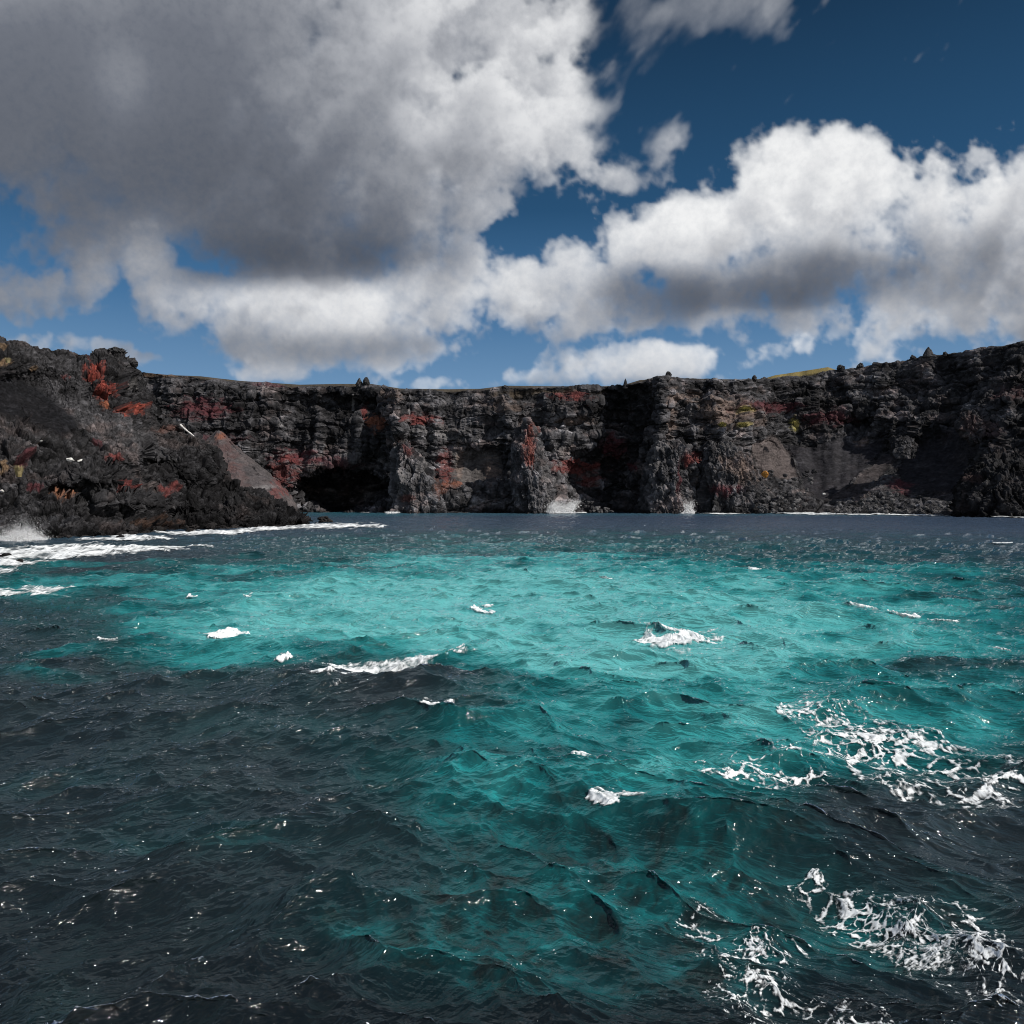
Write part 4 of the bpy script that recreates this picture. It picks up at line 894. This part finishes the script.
def pinnacle(label, px, py, D, w, h, seed, pointy=1.0):
    import bmesh
    bm = bmesh.new(); bmesh.ops.create_icosphere(bm, subdivisions=4, radius=1.0)
    v = np.array([q.co[:] for q in bm.verts]); f = np.array([[q2.index for q2 in q.verts] for q in bm.faces]); bm.free()
    t = (v[:, 2] + 1) / 2
    if pointy >= .9:
        v[:, :2] *= ((1.02 - t) * 1.15 / np.maximum(np.hypot(v[:, 0], v[:, 1]), .15))[:, None]
    else:
        v[:, :2] *= (1.25 - pointy * .85 * t)[:, None]
    hh, _, _ = blocky(v + seed, 1.1, seed); h2, _, _ = blocky(v + seed, .5, seed + 1)
    v = v * (1 + (.75 * hh + .35 * h2) * (.35 if pointy >= .9 else 1))[:, None]
    s = D / F; v = v * np.array([w / 2 * s, w / 2 * s, h / 2 * s])
    P0 = to_world(np.array(px), np.array(py), np.array(D))
    if px > 140:                                                        # on the rim of the cliff
        rx = CX + F * RIM[:, 0] / RIM[:, 1]; k = np.argmin(np.abs(rx - px)); P0 = RIM[k] + np.array([0, 1.0, h * s * .22])
    v = v + P0
    o = link('rock_pinnacle', make_mesh('rock_pinnacle', v, f, M_knob, False)); tag(o, label, 'rock pinnacle', 'rock knobs along the skyline'); recentre(o)

def build_pinnacles():
    for i, (px, py, D, w, h, pt, lb) in enumerate([
            (359, 383.5, 358, 8, 10, .7, 'left of the twin dark knobs on the skyline above the sea cave'), (366, 383.5, 358, 8, 9, .8, 'right of the twin dark knobs on the skyline above the sea cave'),
            (505, 387, 360, 6, 5, .5, 'low dark knob on the skyline above the leaning buttress'), (626, 385, 352, 6, 11, .9, 'thin dark spike on the skyline left of the middle buttress'), (669, 376, 350, 5, 6, .7, 'small spike on the skyline above the middle buttress'),
            (755, 377, 352, 5, 7, .6, 'small knob at the left end of the yellow grass'), (842, 368, 360, 7, 8, .4, 'round knob at the right end of the yellow grass'), (861, 364, 358, 7, 7, .6, 'round knob on the rising skyline right of the yellow grass'),
            (914, 358, 345, 5, 5, .5, 'small knob left of the pointed peak on the right skyline'), (929, 354, 342, 12, 13, 1.0, 'pointed dark pyramid rock on the right skyline'), (946, 353, 338, 5, 5, .6, 'small knob right of the pointed peak on the right skyline'),
            (104, 353, 164, 12, 9, .4, 'lumpy dark knob at the left of the headland top'), (117, 351.5, 164, 14, 10, .4, 'largest dark lumpy knob on top of the headland'), (129, 362, 165, 11, 10, .4, 'lumpy dark knob on the right shoulder of the headland top'), (137, 375, 166, 9, 10, .5, 'lowest lumpy knob on the right shoulder of the headland')]):
        pinnacle(lb, px, py, D, w, h, 801 + i * 3, pt)

def build_plants():
    def blades(name, label, cat, px, py, D, w, h, n, mat, seed):
        g = np.random.default_rng(seed); s = D / F; V = []; Fc = []
        P0 = to_world(np.array(px), np.array(py), np.array(D)); R = w / 2 * s; H = h * s
        bush = name == 'shrub'
        for i in range(n):
            a = g.uniform(0, 6.28); rr = R * (.9 if bush else .45) * g.random() ** .5; b = P0 + np.array([math.cos(a) * rr, math.sin(a) * rr - (1.0 if bush else 0), (1 - (rr / R) ** 2) * H * .6 * g.random() if bush else 0])
            out = np.array([math.cos(a), math.sin(a), 0]) * R * g.uniform(.2, .8); L = H * g.uniform(.55, 1.05) * (.4 if bush else 1)
            side = np.array([-math.sin(a), math.cos(a), 0]) * R * (.14 if bush else .055); tip = b + out + np.array([0, 0, L]); mid = b + out * .35 + np.array([0, 0, L * .6])
            k = len(V); V += [b - side, b + side, mid + side, mid - side, tip]
            Fc += [[k, k + 1, k + 2], [k, k + 2, k + 3], [k + 3, k + 2, k + 4]]
        o = link(name, make_mesh(name, np.array(V), np.array(Fc), mat, False)); tag(o, label, cat); recentre(o)
        if bush:
            V = []; Fc = []
            for j in range(7):
                a = j * .9; b = len(V); e = np.array([math.cos(a) * R * .5, math.sin(a) * R * .5, H * .55]); q = np.array([-math.sin(a), math.cos(a), 0]) * .06
                V += [q, -q, e * .6 - q * .6, e * .6 + q * .6, e]; Fc += [[b, b + 1, b + 2], [b, b + 2, b + 3], [b + 3, b + 2, b + 4]]
            link('stem', make_mesh('stem', np.array(V), np.array(Fc), M_stem, False), (0, 0, 0), o)
    blades('grass_tuft', 'pale dry grass tuft on the headland slope near the left edge', 'grass', 19, 477, 111.5, 10, 12, 260, M_grass, 1)
    blades('grass_tuft', 'small ochre grass tuft high on the headland at the left edge', 'grass', 8, 363, 131, 7, 6, 120, M_grass, 2)
    for i, (px, py, w, h, D, lb) in enumerate([(745, 411, 9, 5, 334, 'highest yellow green shrub on the pale talus slope'), (742, 427, 9, 6, 328, 'lowest yellow green shrub on the pale talus slope'), (722, 427, 7, 6, 332, 'leftmost yellow green shrub on the pale talus slope'), (795, 427, 6, 8, 348, 'yellow shrub on the cliff below the dark red band')]):
        blades('shrub', lb, 'shrub', px, py, D, w, h, 220, M_shrub, 10 + i)
    # bleached log
    D = 158.; a = to_world(np.array(180.), np.array(424.5), np.array(D)); b = to_world(np.array(194.), np.array(436.5), np.array(D - 1.5))
    d = b - a; L = np.linalg.norm(d); d /= L; up = np.array([0, -1., 0]); s1 = np.cross(d, up); s1 /= np.linalg.norm(s1); s2 = np.cross(s1, d)
    n, m = 26, 12; V = []; g = np.random.default_rng(3)
    for i in range(n):
        t = i / (n - 1); r = .23 - .08 * t + .03 * math.sin(t * 19)
        if i in (0, n - 1): r *= .35
        for j in range(m):
            an = 6.283 * j / m; V.append(a + d * L * t + (s1 * math.cos(an) + s2 * math.sin(an)) * r * g.uniform(.93, 1.07) + s1 * .07 * math.sin(t * 4))
    Fc = [[i * m + j, i * m + (j + 1) % m, (i + 1) * m + (j + 1) % m, (i + 1) * m + j] for i in range(n - 1) for j in range(m)]
    o = link('driftwood_log', make_mesh('driftwood_log', np.array(V), np.array(Fc), M_wood, True)); tag(o, 'bleached white log lying on the dark rocks of the headland', 'log'); recentre(o)

# ------------------------------------------------------------------ run
cam = bpy.data.cameras.new('camera'); co = bpy.data.objects.new('camera', cam); COL.objects.link(co)
cam.sensor_width = 36; cam.lens = F / 1024 * 36; cam.shift_y = -(512 - HY) / 1024; cam.clip_end = 20000; cam.clip_start = .1
co.location = (0, 0, CAMH); co.rotation_euler = (math.radians(90), 0, 0); scene.camera = co
scene.view_settings.view_transform = 'Standard'; scene.view_settings.look = 'None'; scene.view_settings.exposure = 0
scene.cycles.max_bounces = 6; scene.cycles.filter_width = 1.05

import time
for fn in (build_world, build_sky, build_sea, build_cliff, build_headland, build_outcrops, build_boulders, build_pinnacles, build_plants, build_foam, build_flecks, build_splashes):
    t0 = time.time(); fn(); print(fn.__name__, round(time.time() - t0, 1))
